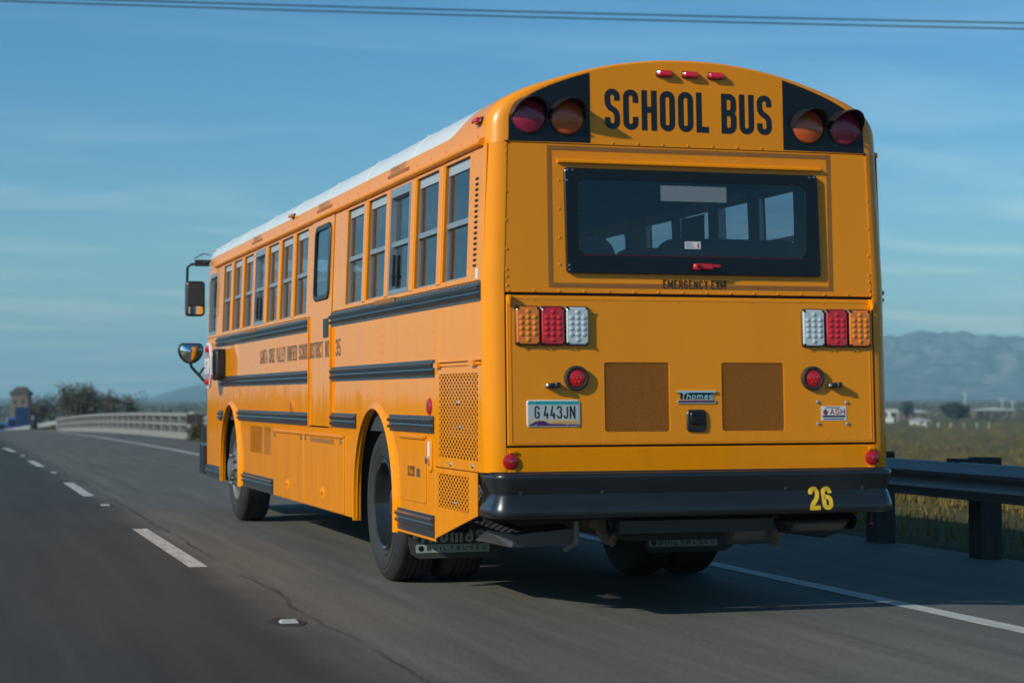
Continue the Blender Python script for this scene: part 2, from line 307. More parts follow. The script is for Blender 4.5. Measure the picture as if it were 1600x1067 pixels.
class MB:
    def __init__(s): s.v = []; s.f = []
    def add(s, vs, fs):
        o = len(s.v); s.v += [tuple(p) for p in vs]; s.f += [tuple(i+o for i in f) for f in fs]; return s
    def box(s, a, b, mp=IDM):
        vs = [mp(x, y, z) for z in (a[2], b[2]) for y in (a[1], b[1]) for x in (a[0], b[0])]
        return s.add(vs, [(0, 2, 3, 1), (4, 5, 7, 6), (0, 1, 5, 4), (1, 3, 7, 5), (3, 2, 6, 7), (2, 0, 4, 6)])
    def prism(s, poly, h0, h1, mp=IDM, holes=(), bevel=0.0, back=True):
        loops = [list(poly)]+[list(h) for h in holes]
        top = [l for l in loops]
        if bevel: top = [offset_poly(loops[0], bevel)]+[list(h) for h in loops[1:]]
        flat = []; 
        tri = tessellate_polygon([[Vector((p[0], p[1], 0)) for p in l] for l in top])
        base = 0; vs = []; fs = []
        nb = sum(len(l) for l in loops)
        for l in top:
            for p in l: vs.append(mp(p[0], p[1], h1))
        for l in loops:
            for p in l: vs.append(mp(p[0], p[1], h0))
        fs += [tuple(t) for t in tri]
        if back: fs += [tuple(i+nb for i in reversed(t)) for t in tri]
        if bevel:
            for p in loops[0]: vs.append(mp(p[0], p[1], h1-bevel))
        st = 0
        for li, l in enumerate(loops):
            n = len(l)
            for i in range(n):
                a, b = st+i, st+(i+1) % n
                if li == 0 and bevel:
                    c, d = 2*nb+i, 2*nb+(i+1) % n
                    fs += [(a, b, d, c), (c, d, b+nb, a+nb)]
                else: fs.append((a, b, b+nb, a+nb))
            st += n
        return s.add(vs, fs)
    def extrude(s, prof, path, mp, close_prof=True, caps=True):
        """prof list of (v,h), swept along list of u values"""
        n = len(prof); vs = [mp(u, v, h) for u in path for v, h in prof]; fs = []
        for k in range(len(path)-1):
            for i in range(n if close_prof else n-1):
                j = (i+1) % n; fs.append((k*n+i, k*n+j, (k+1)*n+j, (k+1)*n+i))
        if caps and close_prof: fs += [tuple(range(n)), tuple(range((len(path)-1)*n, len(path)*n))]
        return s.add(vs, fs)
    def grid(s, rows, close=False):
        n = len(rows[0]); vs = [p for r in rows for p in r]; fs = []
        for k in range(len(rows)-1):
            for i in range(n if close else n-1):
                j = (i+1) % n; fs.append((k*n+i, k*n+j, (k+1)*n+j, (k+1)*n+i))
        return s.add(vs, fs)
    def tube(s, pts, r, n=8, caps=True):
        pts = [Vector(p) for p in pts]; rows = []
        rr = r if isinstance(r, (list, tuple)) else [r]*len(pts)
        prev = None
        for i, p in enumerate(pts):
            d = (pts[min(i+1, len(pts)-1)]-pts[max(i-1, 0)]).normalized()
            ref = Vector((0, 0, 1)) if abs(d.z) < 0.9 else Vector((1, 0, 0))
            if prev is not None: ref = prev
            a = d.cross(ref).normalized(); b = a.cross(d).normalized(); prev = b
            rows.append([p+rr[i]*(math.cos(2*math.pi*k/n)*a+math.sin(2*math.pi*k/n)*b) for k in range(n)])
        o = len(s.v); s.grid(rows, close=True)
        if caps: s.f += [tuple(range(o, o+n)), tuple(range(o+(len(pts)-1)*n, o+len(pts)*n))]
        return s
    def lathe(s, prof, org, ax, n=32, closed=False):
        ax = Vector(ax).normalized(); org = Vector(org); ref = Vector((0, 0, 1)) if abs(ax.z) < 0.9 else Vector((1, 0, 0))
        a = ax.cross(ref).normalized(); b = a.cross(ax)
        rows = [[org+ax*h+r*(math.cos(2*math.pi*k/n)*a+math.sin(2*math.pi*k/n)*b) for k in range(n)] for r, h in prof]
        if closed: rows.append(rows[0])
        return s.grid(rows, close=True)
    def dome(s, c, r, mp, hgt=0.6, n=6, base=0.0):
        vs = []; 
        for q, (rr, hh) in enumerate(((1, 0), (0.72, 0.68))):
            for k in range(n):
                a = 2*math.pi*k/n; vs.append(mp(c[0]+r*rr*math.cos(a), c[1]+r*rr*math.sin(a), base+r*hgt*hh))
        vs.append(mp(c[0], c[1], base+r*hgt)); fs = []
        for k in range(n):
            j = (k+1) % n; fs += [(k, j, n+j, n+k), (n+k, n+j, 2*n)]
        return s.add(vs, fs)
    def build(s, name, m, parent=None, label=None, kind=None, sharp=32, recalc=True):
        me = bpy.data.meshes.new(name); me.from_pydata(s.v, [], s.f)
        if recalc:
            bm = bmesh.new(); bm.from_mesh(me); bmesh.ops.recalc_face_normals(bm, faces=bm.faces); bm.to_mesh(me); bm.free()
        me.materials.append(MATS[m])
        if sharp:
            me.polygons.foreach_set('use_smooth', [True]*len(me.polygons)); me.set_sharp_from_angle(angle=rad(sharp))
        o = bpy.data.objects.new(name, me); COL.objects.link(o)
        if parent: o.parent = parent
        if label: o['label'] = label
        if kind: o['kind'] = kind
        return o
def thing(name, label, cat, loc=(0, 0, 0), group=None):
    o = bpy.data.objects.new(name, None); COL.objects.link(o); o.location = loc; o.empty_display_size = 0.3
    o['label'] = label; o['category'] = cat
    if group: o['group'] = group
    return o
def tag(o, label, cat, group=None):
    o['label'] = label; o['category'] = cat
    if group: o['group'] = group
    return o
def dup(root, loc, label=None, rotz=None):
    r = root.copy(); COL.objects.link(r); r.location = loc
    if rotz is not None: r.rotation_euler = (0, 0, rotz)
    if label: r['label'] = label
    for ch in list(root.children):
        c = ch.copy(); COL.objects.link(c); c.parent = r
        for g in ch.children:
            d = g.copy(); COL.objects.link(d); d.parent = c
    return r

# ------------------------------------------------------------------ stroke lettering
_G = {  # each stroke: (points, rounded, closed)
 'A': [([(0, 0), (.5, 1), (1, 0)], 0, 0), ([(.17, .3), (.83, .3)], 0, 0)],
 'B': [([(0, 0), (0, 1)], 0, 0), ([(0, 1), (1, 1), (1, .52), (0, .52)], 1, 0), ([(0, .52), (1, .52), (1, 0), (0, 0)], 1, 0)],
 'C': [([(1, .7), (1, 1), (0, 1), (0, 0), (1, 0), (1, .3)], 1, 0)],
 'D': [([(0, 0), (0, 1)], 0, 0), ([(0, 1), (1, 1), (1, 0), (0, 0)], 1, 0)],
 'E': [([(1, 1), (0, 1), (0, 0), (1, 0)], 0, 0), ([(0, .52), (.85, .52)], 0, 0)],
 'F': [([(1, 1), (0, 1), (0, 0)], 0, 0), ([(0, .52), (.85, .52)], 0, 0)],
 'G': [([(1, .72), (1, 1), (0, 1), (0, 0), (1, 0), (1, .45)], 1, 0), ([(1.0, .48), (.5, .48)], 0, 0)],
 'H': [([(0, 0), (0, 1)], 0, 0), ([(1, 0), (1, 1)], 0, 0), ([(0, .52), (1, .52)], 0, 0)],
 'I': [([(.5, 0), (.5, 1)], 0, 0)],
 'J': [([(1, 1), (1, 0), (0, 0), (0, .22)], 1, 0)],
 'L': [([(0, 1), (0, 0), (1, 0)], 0, 0)],
 'M': [([(0, 0), (0, 1)], 0, 0), ([(1, 0), (1, 1)], 0, 0), ([(0, 1), (.5, .3), (1, 1)], 0, 0)],
 'N': [([(0, 0), (0, 1)], 0, 0), ([(1, 0), (1, 1)], 0, 0), ([(0, 1), (1, 0)], 0, 0)],
 'O': [([(0, .5), (0, 1), (1, 1), (1, 0), (0, 0)], 1, 1)],
 'R': [([(0, 0), (0, 1)], 0, 0), ([(0, 1), (1, 1), (1, .5), (0, .5)], 1, 0), ([(.5, .5), (1, 0)], 0, 0)],
 'S': [([(1, .74), (1, 1), (0, 1), (0, .57), (1, .43), (1, 0), (0, 0), (0, .26)], 1, 0)],
 'P': [([(0, 0), (0, 1)], 0, 0), ([(0, 1), (1, 1), (1, .48), (0, .48)], 1, 0)],
 'T': [([(0, 1), (1, 1)], 0, 0), ([(.5, 0), (.5, 1)], 0, 0)],
 'U': [([(0, 1), (0, 0), (1, 0), (1, 1)], 1, 0)],
 'V': [([(0, 1), (.5, 0), (1, 1)], 0, 0)],
 'X': [([(0, 0), (1, 1)], 0, 0), ([(0, 1), (1, 0)], 0, 0)],
 'Y': [([(0, 1), (.5, .48), (1, 1)], 0, 0), ([(.5, .48), (.5, 0)], 0, 0)],
 'Z': [([(0, 1), (1, 1), (0, 0), (1, 0)], 0, 0)],
 '2': [([(0, .72), (0, 1), (1, 1), (1, .56), (0, .12), (0, 0)], 1, 0), ([(0, 0), (1, 0)], 0, 0)],
 '3': [([(0, .76), (0, 1), (1, 1), (1, .53), (.45, .53)], 1, 0), ([(.45, .53), (1, .53), (1, 0), (0, 0), (0, .24)], 1, 0)],
 '4': [([(.45, 1), (0, .24), (1, .24)], 0, 0), ([(.78, .48), (.78, 0)], 0, 0)],
 '5': [([(.95, 1), (.05, 1), (0, .5)], 0, 0), ([(0, .55), (1, .6), (1, 0), (0, 0), (0, .24)], 1, 0)],
 '6': [([(1, .76), (1, 1), (0, 1), (0, 0), (1, 0), (1, .56), (0, .56)], 1, 0)],
 '.': [([(.5, 0), (.5, .04)], 0, 0)],
 'h': [([(0, 0), (0, 1)], 0, 0), ([(0, .55), (1, .62), (1, 0)], 1, 0)],
 'o': [([(0, .3), (0, .62), (1, .62), (1, 0), (0, 0)], 1, 1)],
 'm': [([(0, 0), (0, .62)], 0, 0), ([(0, .5), (0, .62), (.5, .62), (.5, 0)], 1, 0), ([(.5, .5), (.5, .62), (1, .62), (1, 0)], 1, 0)],
 'a': [([(0, .55), (.2, .62), (1, .62), (1, 0)], 1, 0), ([(1, .36), (0, .36), (0, 0), (1, 0)], 1, 0)],
 's': [([(1, .5), (1, .62), (0, .62), (0, .35), (1, .27), (1, 0), (0, 0), (0, .12)], 1, 0)],
}
_NARROW = {'I': .25, '.': .3, 'L': .85, 'E': .9, 'F': .9, 'J': .9}
_WIDE = {'M': 1.35, 'N': 1.1, 'm': 1.5}
def _round(pts, r, closed):
    n = len(pts); res = []
    for i in range(n):
        p = Vector(pts[i])
        if not closed and i in (0, n-1): res.append(p); continue
        a = Vector(pts[i-1]); b = Vector(pts[(i+1) % n]); la = (a-p).length; lb = (b-p).length
        fa = 0.5 if (closed or i-1 > 0) else 0.98; fb = 0.5 if (closed or i+1 < n-1) else 0.98
        d = min(r, la*fa, lb*fb); q0 = p+(a-p).normalized()*d; q1 = p+(b-p).normalized()*d
        for k in range(7):
            t = k/6; c0 = q0+(p-q0)*.56; c1 = q1+(p-q1)*.56
            res.append(q0*(1-t)**3+c0*3*t*(1-t)**2+c1*3*t*t*(1-t)+q1*t**3)
    o = [res[0]]
    for p in res[1:]:
        if (p-o[-1]).length > 1e-6: o.append(p)
    return o
def lettering(text, u0, u1, v0, v1, stroke, mp, h, thick=0.001, gap=0.45, space=0.75, slant=0.0, maxseg=None):
    """builds flat letters that fill the box u0..u1, v0..v1"""
    mb = MB(); H = v1-v0
    ws = []
    for ch in text: ws.append(space if ch == ' ' else _NARROW.get(ch, _WIDE.get(ch, 1.0)))
    tot = 0
    for i, ch in enumerate(text):
        tot += ws[i]
        if i < len(text)-1 and ch != ' ' and text[i+1] != ' ': tot += gap
    k = (u1-u0)/tot; u = u0; st = stroke*H
    for i, ch in enumerate(text):
        w = ws[i]*k
        if ch != ' ':
            x0, x1 = u+st/2, u+w-st/2; y0, y1 = v0+st/2, v1-st/2
            if x1 <= x0: x0 = x1 = u+w/2
            for si, (pts, rnd, closed) in enumerate(_G[ch]):
                P = [Vector((x0+(x1-x0)*p[0], y0+(y1-y0)*p[1])) for p in pts]
                if not closed and not (rnd and ch in 'SCG2365Jas'):
                    for e, f_ in ((0, 1), (-1, -2)):
                        d = (P[e]-P[f_]).normalized()
                        if pts[e][1] in (0, 1) or pts[e][0] in (0, 1): P[e] = P[e]+d*st/2*.98
                if rnd: P = _round(P, abs(x1-x0)/2 if ch not in 'BR' else min(abs(x1-x0)*.5, H*.2), closed)
                if maxseg:
                    Q = [P[0]]
                    for p in P[1:]:
                        m = max(1, int((p-Q[-1]).length/maxseg)); a = Q[-1]
                        for q in range(1, m+1): Q.append(a+(p-a)*q/m)
                    P = Q
                n = len(P); Lf = []; Rt = []
                for j in range(n):
                    if closed: d1 = (P[j]-P[j-1]); d2 = (P[(j+1) % n]-P[j])
                    else: d1 = P[j]-P[max(j-1, 0)]; d2 = P[min(j+1, n-1)]-P[j]
                    if d1.length < 1e-9: d1 = d2
                    if d2.length < 1e-9: d2 = d1
                    d1 = d1.normalized(); d2 = d2.normalized(); n1 = Vector((-d1.y, d1.x)); n2 = Vector((-d2.y, d2.x)); b = n1+n2
                    b = b.normalized() if b.length > 1e-6 else n1
                    kk = st/2/max(0.45, b.dot(n1)); Lf.append(P[j]+b*kk); Rt.append(P[j]-b*kk)
                hh = h+thick+si*0.0004
                sl = lambda p: p.x+slant*(p.y-v0)
                mb.grid([[mp(sl(a), a.y, hh) for a in Lf]+([mp(sl(Lf[0]), Lf[0].y, hh)] if closed else []), [mp(sl(a), a.y, hh) for a in Rt]+([mp(sl(Rt[0]), Rt[0].y, hh)] if closed else [])])
        u += w
        if i < len(text)-1 and ch != ' ' and text[i+1] != ' ': u += gap*k
    return mb

# ------------------------------------------------------------------ road line and ground levels
def lerp_tab(tab, x):
    if x <= tab[0][0]: return tab[0][1]
    for (x0, y0), (x1, y1) in zip(tab, tab[1:]):
        if x <= x1:
            t = (x-x0)/(x1-x0); t = t*t*(3-2*t)*0.35+t*0.65; return y0+(y1-y0)*t
    return tab[-1][1]+(x-tab[-1][0])*(tab[-1][1]-tab[-2][1])/(tab[-1][0]-tab[-2][0])
def shift(y): return lerp_tab([(-60, 0), (22, 0), (35, -0.12), (50, -0.52), (65, -0.86), (82, -1.02), (114, -1.12), (170, -1.75), (300, -5)], y)
def road_z(y):
    if y < 40: return 0.0
    if y < 120: return -1.5e-4*(y-40)**2
    return -0.96-0.024*(y-120)
def cross(x): return -0.045*max(0.0, x-1.75)
def road_pt(x, y, dz=0.0): return (x+shift(y), y, road_z(y)+cross(x)+dz)
YS = [-45, -30, -20, -12, -6, -2, 0, 2, 4, 7, 10, 15, 20, 26, 32, 38, 44, 50, 56, 62, 70, 78, 86, 95, 105, 115, 130, 150, 175, 200, 240, 280, 330]

def build_setting():
    mb = MB(); xs = [-9.3, -7.0, -4.5, -2.0, 0.5, 1.75, 3.0, 4.6]
    mb.grid([[road_pt(x, y) for x in xs] for y in YS])
    road = mb.build('road', 'asphalt', kind='structure', sharp=60)
    def strip(x0, x1, y0, y1, name):
        n = max(2, int((y1-y0)/3)); m = MB()
        m.grid([[road_pt(x, y0+(y1-y0)*i/n, 0.004) for x in (x0, x1)] for i in range(n+1)])
        return m.build(name, 'road_paint', road)
    strip(1.40, 1.55, -45, 300, 'edge_line'); strip(-7.1, -6.95, -45, 300, 'edge_line')
    for a, b in ((-6.6, -2.4), (4.25, 8.62), (15.0, 19.1), (26.0, 29.4), (35.9, 39.6), (46.5, 50), (57, 60.5), (67, 70.5), (78, 81.5), (88, 91.5)):
        strip(-2.31, -2.17, a, b, 'lane_dash')
    # one ground sheet out to the horizon
    def axis(lim_neg, lim_pos, near, step):
        v = [i*step for i in range(-near, near+1)]; a = v[-1]
        while a < lim_pos: a *= 1.22; v.append(a)
        a = v[0]
        while a > lim_neg: a *= 1.22; v.insert(0, a)
        return v
    rng = random.Random(3)
    xs = axis(-6500, 7500, 20, 1.6); ys = axis(-5000, 7500, 24, 5.0); rows = []
    for y in ys:
        row = []
        for x in xs:
            row.append((x, y, ground_z(x, y)+(rng.uniform(-.12, .12) if abs(x-shift(y)) > 11 else 0)))
        rows.append(row)
    g = MB(); g.grid(rows); g.build('ground', 'desert_ground', kind='structure', sharp=80)
def ground_z(x, y):
    c = shift(min(y, 330)); d = x-c; rz = road_z(min(y, 330)) if y < 330 else road_z(330)
    base_r, base_l = -5.0, -3.0
    if y > 120: k = min(1, (y-120)/200); base_r = -5.0-k*1.0; base_l = -3.0-k*3.0
    z_edge = rz-0.15
    if -9.3 <= d <= 4.55: return rz-0.35
    if d > 4.55:
        t = max(0, min(1, (d-8.5)/11.0)); t = t*t*(3-2*t); z = z_edge*(1-t)+base_r*t
    else:
        t = min(1, (-9.3-d)/60.0); t = t*t*(3-2*t); z = z_edge*(1-t)+base_l*t
    if y > 330:
        k = min(1, (y-330)/300); z = z*(1-k)+(-6.0)*k
    return z
build_setting()

# ------------------------------------------------------------------ the school bus
BUS = thing('school_bus', 'yellow school bus with a white roof, driving away in the right lane', 'school bus')
def HW(z): return 1.22-0.0361*max(0.0, z-1.9)
def RK(z): return 0.0374*max(0.0, z-1.0)
def LS(u, v, h): return (-HW(v)-h, u, v)
def RS(u, v, h): return (HW(v)+h, u, v)
def RR(u, v, h): return (u, RK(v)-h, v)
SIDES = (LS, RS)
ZB = 0.385                                     # skirt bottom
ARCHES = ((2.83, 0.62), (9.62, 0.62)); ZA = 0.55
WIN_R = [(1.0128+.7155*k-.565, 1.0128+.7155*k) for k in range(5)]
WIN_F = [(1.0128+.7155*k-.565, 1.0128+.7155*k) for k in range(7, 14)]
WZ0, WZ1 = 1.935, 2.632

def arch_poly(y0, y1, zt, zb=ZB):
    """side panel outline whose lower edge runs round the wheel arches"""
    pts = [(y0, zt), (y0, zb)]; N_ = 60
    bott = []
    for c, r in ARCHES:
        if c-r < y1 and c+r > y0:
            a0, a1 = c-r, c+r; seg = []
            if a0 > y0: seg.append((a0, zb))
            for i in range(25):
                th = math.pi-math.pi*i/24; yy, z = c+r*math.cos(th), ZA+r*math.sin(th)
                if y0 <= yy <= y1: seg.append((yy, z))
            if a1 < y1: seg.append((a1, zb))
            bott = seg
    if bott and bott[0][1] > zb+.01:                         # panel starts inside an arch
        c, r = [a for a in ARCHES if abs(a[0]-y0) < a[1]][0]; pts = [(y0, zt), (y0, ZA+math.sqrt(r*r-(y0-c)**2))]
        if abs(bott[0][0]-y0) < 1e-6: bott = bott[1:]
    pts += bott
    if bott and bott[-1][1] > zb+.01:
        c, r = [a for a in ARCHES if abs(a[0]-y1) < a[1]][0]
        if abs(bott[-1][0]-y1) < 1e-6: pts.pop()
        pts += [(y1, ZA+math.sqrt(r*r-(y1-c)**2)), (y1, zt)]
    else: pts += [(y1, zb), (y1, zt)]
    return pts
def rect(a, b, c, d): return [(a, b), (c, b), (c, d), (a, d)]

def side_skin(S):
    left = S is LS
    def panel(poly, holes=(), name='side_panel', h1=0.0, bev=0.002, m='yellow_paint', parent=BUS, label=None):
        b = MB(); b.prism(poly, -0.006, h1, S, holes, bevel=bev); return b.build(name, m, parent, label)
    panel(rect(.11, 1.46, 1.165, 1.90))
    if left: panel(rect(.11, .838, 1.165, 1.452), [rect(.187, .90, 1.06, 1.39)], 'engine_side_door', .004)
    else: panel(rect(.11, .838, 1.165, 1.452))
    low = [(1.165, .405), (1.165, .832), (.225, .832), (.225, .592)]
    panel(low, [rect(.40, .60, 1.10, .80)] if left else (), 'corner_panel')
    panel(arch_poly(1.17, 2.622, 1.90)); panel(arch_poly(2.63, 4.35, 1.90))
    panel(rect(4.355, ZB, 5.275, 1.018))
    panel(rect(5.28, ZB, 6.94, 1.90))
    panel(rect(6.948, ZB, 8.815, 1.90), [rect(7.16, .735, 7.56, .985), rect(7.64, .735, 8.37, .985)] if left else ())
    panel(arch_poly(8.822, 10.45, 1.90)); panel(rect(10.455, ZB, 11.45, 1.90))
    # upper band with the window openings
    panel(rect(.11, 1.905, 4.35, 2.662), [rect(a, WZ0, b, WZ1) for a, b in WIN_R], 'window_band')
    panel(rect(5.28, 1.905, 10.62, 2.662), [rect(a, WZ0, b, WZ1) for a, b in WIN_F], 'window_band')
    panel(rect(10.625, 1.905, 11.45, 2.662), [rect(10.77, 1.935, 11.36, 2.60)], 'window_band')
    # emergency side door
    b = MB(); b.prism(rect(4.365, 1.03, 5.265, 1.90), -0.006, .006, S); b.prism(rect(4.365, 1.90, 5.265, 2.652), -0.006, .006, S, [rrect(4.47, 2.025, 5.07, 2.59, .07)])
    d = b.build('emergency_door', 'yellow_paint', BUS)
    b = MB(); b.prism(rrect(4.455, 2.01, 5.085, 2.605, .085), .004, .020, S, [rrect(4.495, 2.05, 5.045, 2.565, .06)], bevel=.006); b.build('window_seal', 'black_plastic', d)
    b = MB(); b.prism(rrect(4.49, 2.045, 5.05, 2.57, .06), .002, .007, S); b.build('pane', 'side_glass', d)
    b = MB(); b.prism(rect(4.47, 1.715, 4.66, 1.86), .006, .012, S); b.build('handle_recess', 'black_plastic', d)
    b = MB(); b.box((4.345, 1.02, 0), (4.362, 1.78, .022), S); b.build('door_edge', 'yellow_trim', d)
    b = MB(); b.box((5.268, 1.02, 0), (5.285, 1.90, .018), S); b.build('door_edge', 'yellow_trim', d)
    # seams are backed by the body structure
    b = MB()
    for z0, z1 in ((1.88, 1.92), (1.44, 1.47), (.825, .845)):
        b.box((.12, z0, -.03), (1.3 if z0 < 1.8 else 11.4, z1, -.008), S)
    for y in (1.1675, 2.626, 4.353, 5.2775, 6.944, 8.8185, 10.4525): b.box((y-.03, 1.15 if y in (2.626,) else .42, -.03), (y+.03, 1.9, -.008), S)
    for y in (4.353, 5.2775, 10.62): b.box((y-.03, 1.9, -.03), (y+.03, 2.66, -.008), S)
    b.build('body_frame', 'dark_cavity', BUS)
    # window units: frame, two sliding sashes
    for gi, group in enumerate((WIN_R, WIN_F)):
        for k, (a, c) in enumerate(group):
            emer = (gi == 0 and k == 2) or (gi == 1 and k == 3)
            fw = .026 if emer else .012; hf = .005 if emer else -.024
            b = MB(); b.prism(rect(a-.002, WZ0-.002, c+.002, WZ1+.002), -.052, hf, S, [rect(a+fw, WZ0+fw, c-fw, WZ1-.055)])
            w = b.build('window', 'aluminium', BUS)
            b = MB(); b.prism(rect(a-.003, WZ0-.003, c+.003, WZ1+.003), -.026, -.0065, S, [rect(a+.0015, WZ0+.0015, c-.0015, WZ1-.0015)]); b.build('jamb', 'jamb_shaded', w)
            zm = 2.268
            b = MB(); b.box((a+fw, zm-.016, -.05), (c-fw, zm+.016, -.016), S); b.build('meeting_rail', 'aluminium', w)
            b = MB(); b.box((a+fw, WZ1-.062, -.05), (c-fw, WZ1-.010, -.021), S); b.build('top_sash', 'sash_white', w)
            b = MB(); b.box((a+fw-.004, zm+.01, -.034), (c-fw+.004, WZ1-.05, -.031), S); b.build('pane', 'side_glass', w)
            b = MB(); b.box((a+fw-.004, WZ0+fw-.004, -.040), (c-fw+.004, zm-.01, -.037), S); b.build('pane', 'side_glass', w)
            if emer:
                b = MB(); b.box((c-.055, 1.99, -.03), (c-.045, 2.2, -.012), S); b.box((c-.075, 2.05, -.03), (c-.04, 2.065, -.006), S); b.build('release_lever', 'black_plastic', w)
    b = MB(); b.prism(rect(10.768, 1.933, 11.362, 2.602), -.05, .004, S, [rect(10.80, 1.965, 11.33, 2.56)]); w = b.build('driver_window', 'aluminium', BUS)
    b = MB(); b.box((10.79, 1.96, -.03), (11.34, 2.565, -.026), S); b.box((11.055, 1.96, -.034), (11.085, 2.565, -.01), S); b.build('pane', 'side_glass', w)
    # posts between the windows are folded channels, slightly proud
    for group in (WIN_R, WIN_F):
        for (a, c), (a2, c2) in zip(group, group[1:]):
            b = MB(); m = (c+a2)/2; b.prism(rect(m-.048, WZ0-.01, m+.048, WZ1+.01), 0, .007, S, bevel=.004); b.build('window_post', 'yellow_paint', BUS)
    # drip rail over the windows
    prof = [(2.655, 0), (2.655, .012), (2.662, .030), (2.672, .034), (2.690, .030), (2.700, .004), (2.700, 0)]
    b = MB(); b.extrude(prof, [.16, 4, 8, 10.9], S); b.build('drip_rail', 'yellow_trim', BUS)
    # black ribbed rub rails
    P3 = [(0, 0), (0, .007), (.014, .007), (.020, .022), (.034, .027), (.044, .012), (.054, .010), (.062, .024), (.080, .027), (.090, .008), (.106, .007), (.106, 0)]
    def rail(y0, y1, z0, tall=0.0):
        b = MB(); pr = [(z0+(v if v <= 0.007 else v+tall), h) for v, h in P3]
        b.extrude(pr, [y0, (y0+y1)/2, y1], S)
        k = int((y1-y0)/.09)
        for i in range(k+1):
            yy = y0+.025+(y1-y0-.05)*i/max(1, k); b.dome((yy, z0+tall+.099), .0075, S, base=.007, n=5); 
            if not tall: b.dome((yy, z0+.007), .006, S, base=.007, n=5)
        return b.build('rub_rail', 'rail_black', BUS)
    for a, c, z in ((.13, 4.38, 1.79), (5.29, 10.64, 1.785), (1.175, 4.35, 1.375), (5.29, 10.35, 1.365), (1.19, 2.375, 1.035), (3.46, 4.35, 1.03), (5.29, 9.13, 1.025), (10.19, 10.5, 1.01)): rail(a, c, z)
    for a, c, z in ((1.18, 2.15, .405), (7.03, 8.80, .39), (10.27, 11.5, .385)): rail(a, c, z, .03)
    for y, z in ((2.52, 1.895), (8.30, 1.89)):
        b = MB(); b.prism(rect(y-.30, z-.012, y+.30, z+.018), .008, .010, S); b.build('tape_strip', 'aged_tape', BUS)
    # wheel arch flares and wells
    for c, r in ARCHES:
        U = []; 
        for i in range(33): th = math.pi*i/32; U.append((c+(r+.048)*math.cos(th), ZA+(r+.048)*math.sin(th)))
        U = [(c+r+.048, ZB-.01)]+U+[(c-r-.048, ZB-.01)]
        I = [(c-r-.004, ZB-.01)]+[(c+(r+.004)*math.cos(math.pi-math.pi*i/32), ZA+(r+.004)*math.sin(math.pi-math.pi*i/32)) for i in range(33)]+[(c+r+.004, ZB-.01)]
        b = MB(); n = len(U); I2 = list(reversed(I))
        rows = []
        for i in range(n):
            o, q = Vector(U[i]), Vector(I2[i]); mid = o.lerp(q, .35); mid2 = o.lerp(q, .85)
            rows.append([S(o.x, o.y, .0005), S(mid.x, mid.y, .012), S(mid2.x, mid2.y, .028), S(q.x, q.y, .024), S(q.x, q.y, -.03)])
        b.grid(rows); b.build('wheel_arch', 'yellow_paint', BUS)
        b = MB(); rows = []
        for i in range(25):
            th = math.pi*i/24; rows.append([S(c+(r+.03)*math.cos(th), ZA+(r+.03)*math.sin(th), h) for h in (-.012, -.70)])
        rows = [[(p[0], p[1], ZB) for p in rows[0]]]+rows+[[(p[0], p[1], ZB) for p in rows[-1]]]
        b.grid(rows); b.add([S(c-r-.04, ZB, -.70), S(c+r+.04, ZB, -.70), S(c+r+.04, ZA+r+.04, -.70), S(c-r-.04, ZA+r+.04, -.70)], [(0, 1, 2, 3)])
        b.build('wheel_well', 'dark_cavity', BUS, sharp=0)
for S in SIDES: side_skin(S)

# rounded rear corners: full height roll-formed columns
for s in (-1, 1):
    b = MB(); rows = []
    for z in (.84, 1.0, 1.2, 1.45, 1.7, 1.9, 2.1, 2.35, 2.55, 2.666):
        row = []
        for i in range(9):
            a = math.pi/2*i/8; r = .105; e = .003
            row.append((s*(HW(z)+e-r*(1-math.cos(a))), RK(z)-e+r*(1-math.sin(a)), z))
        row = [(s*(HW(z)-.03), RK(z)+.103, z)]+row+[(s*(HW(z)-.102), RK(z)+.03, z)]
        rows.append(row)
    b.grid(rows); b.build('corner_post', 'yellow_paint', BUS)
    # front corner
    b = MB(); rows = []
    for z in (.385, 1.0, 1.9, 2.3, 2.68):
        rows.append([(s*(HW(z)-.3*(1-math.cos(math.pi/2*i/8))), 11.45+.3*math.sin(math.pi/2*i/8), z) for i in range(9)])
    b.grid(rows); b.build('front_corner', 'yellow_paint', BUS)
b = MB(); b.box((-.93, 11.72, .4), (.93, 11.75, 1.55)); b.box((-.93, 11.72, 2.60), (.93, 11.75, 2.69)); b.build('front_wall', 'yellow_paint', BUS)
b = MB(); b.box((-.93, 11.73, 1.55), (.93, 11.745, 2.60)); b.build('windshield', 'side_glass', BUS)
b = MB(); b.box((-1.235, 11.60, .40), (1.235, 11.98, .72)); b.build('front_bumper', 'bumper_black', BUS)

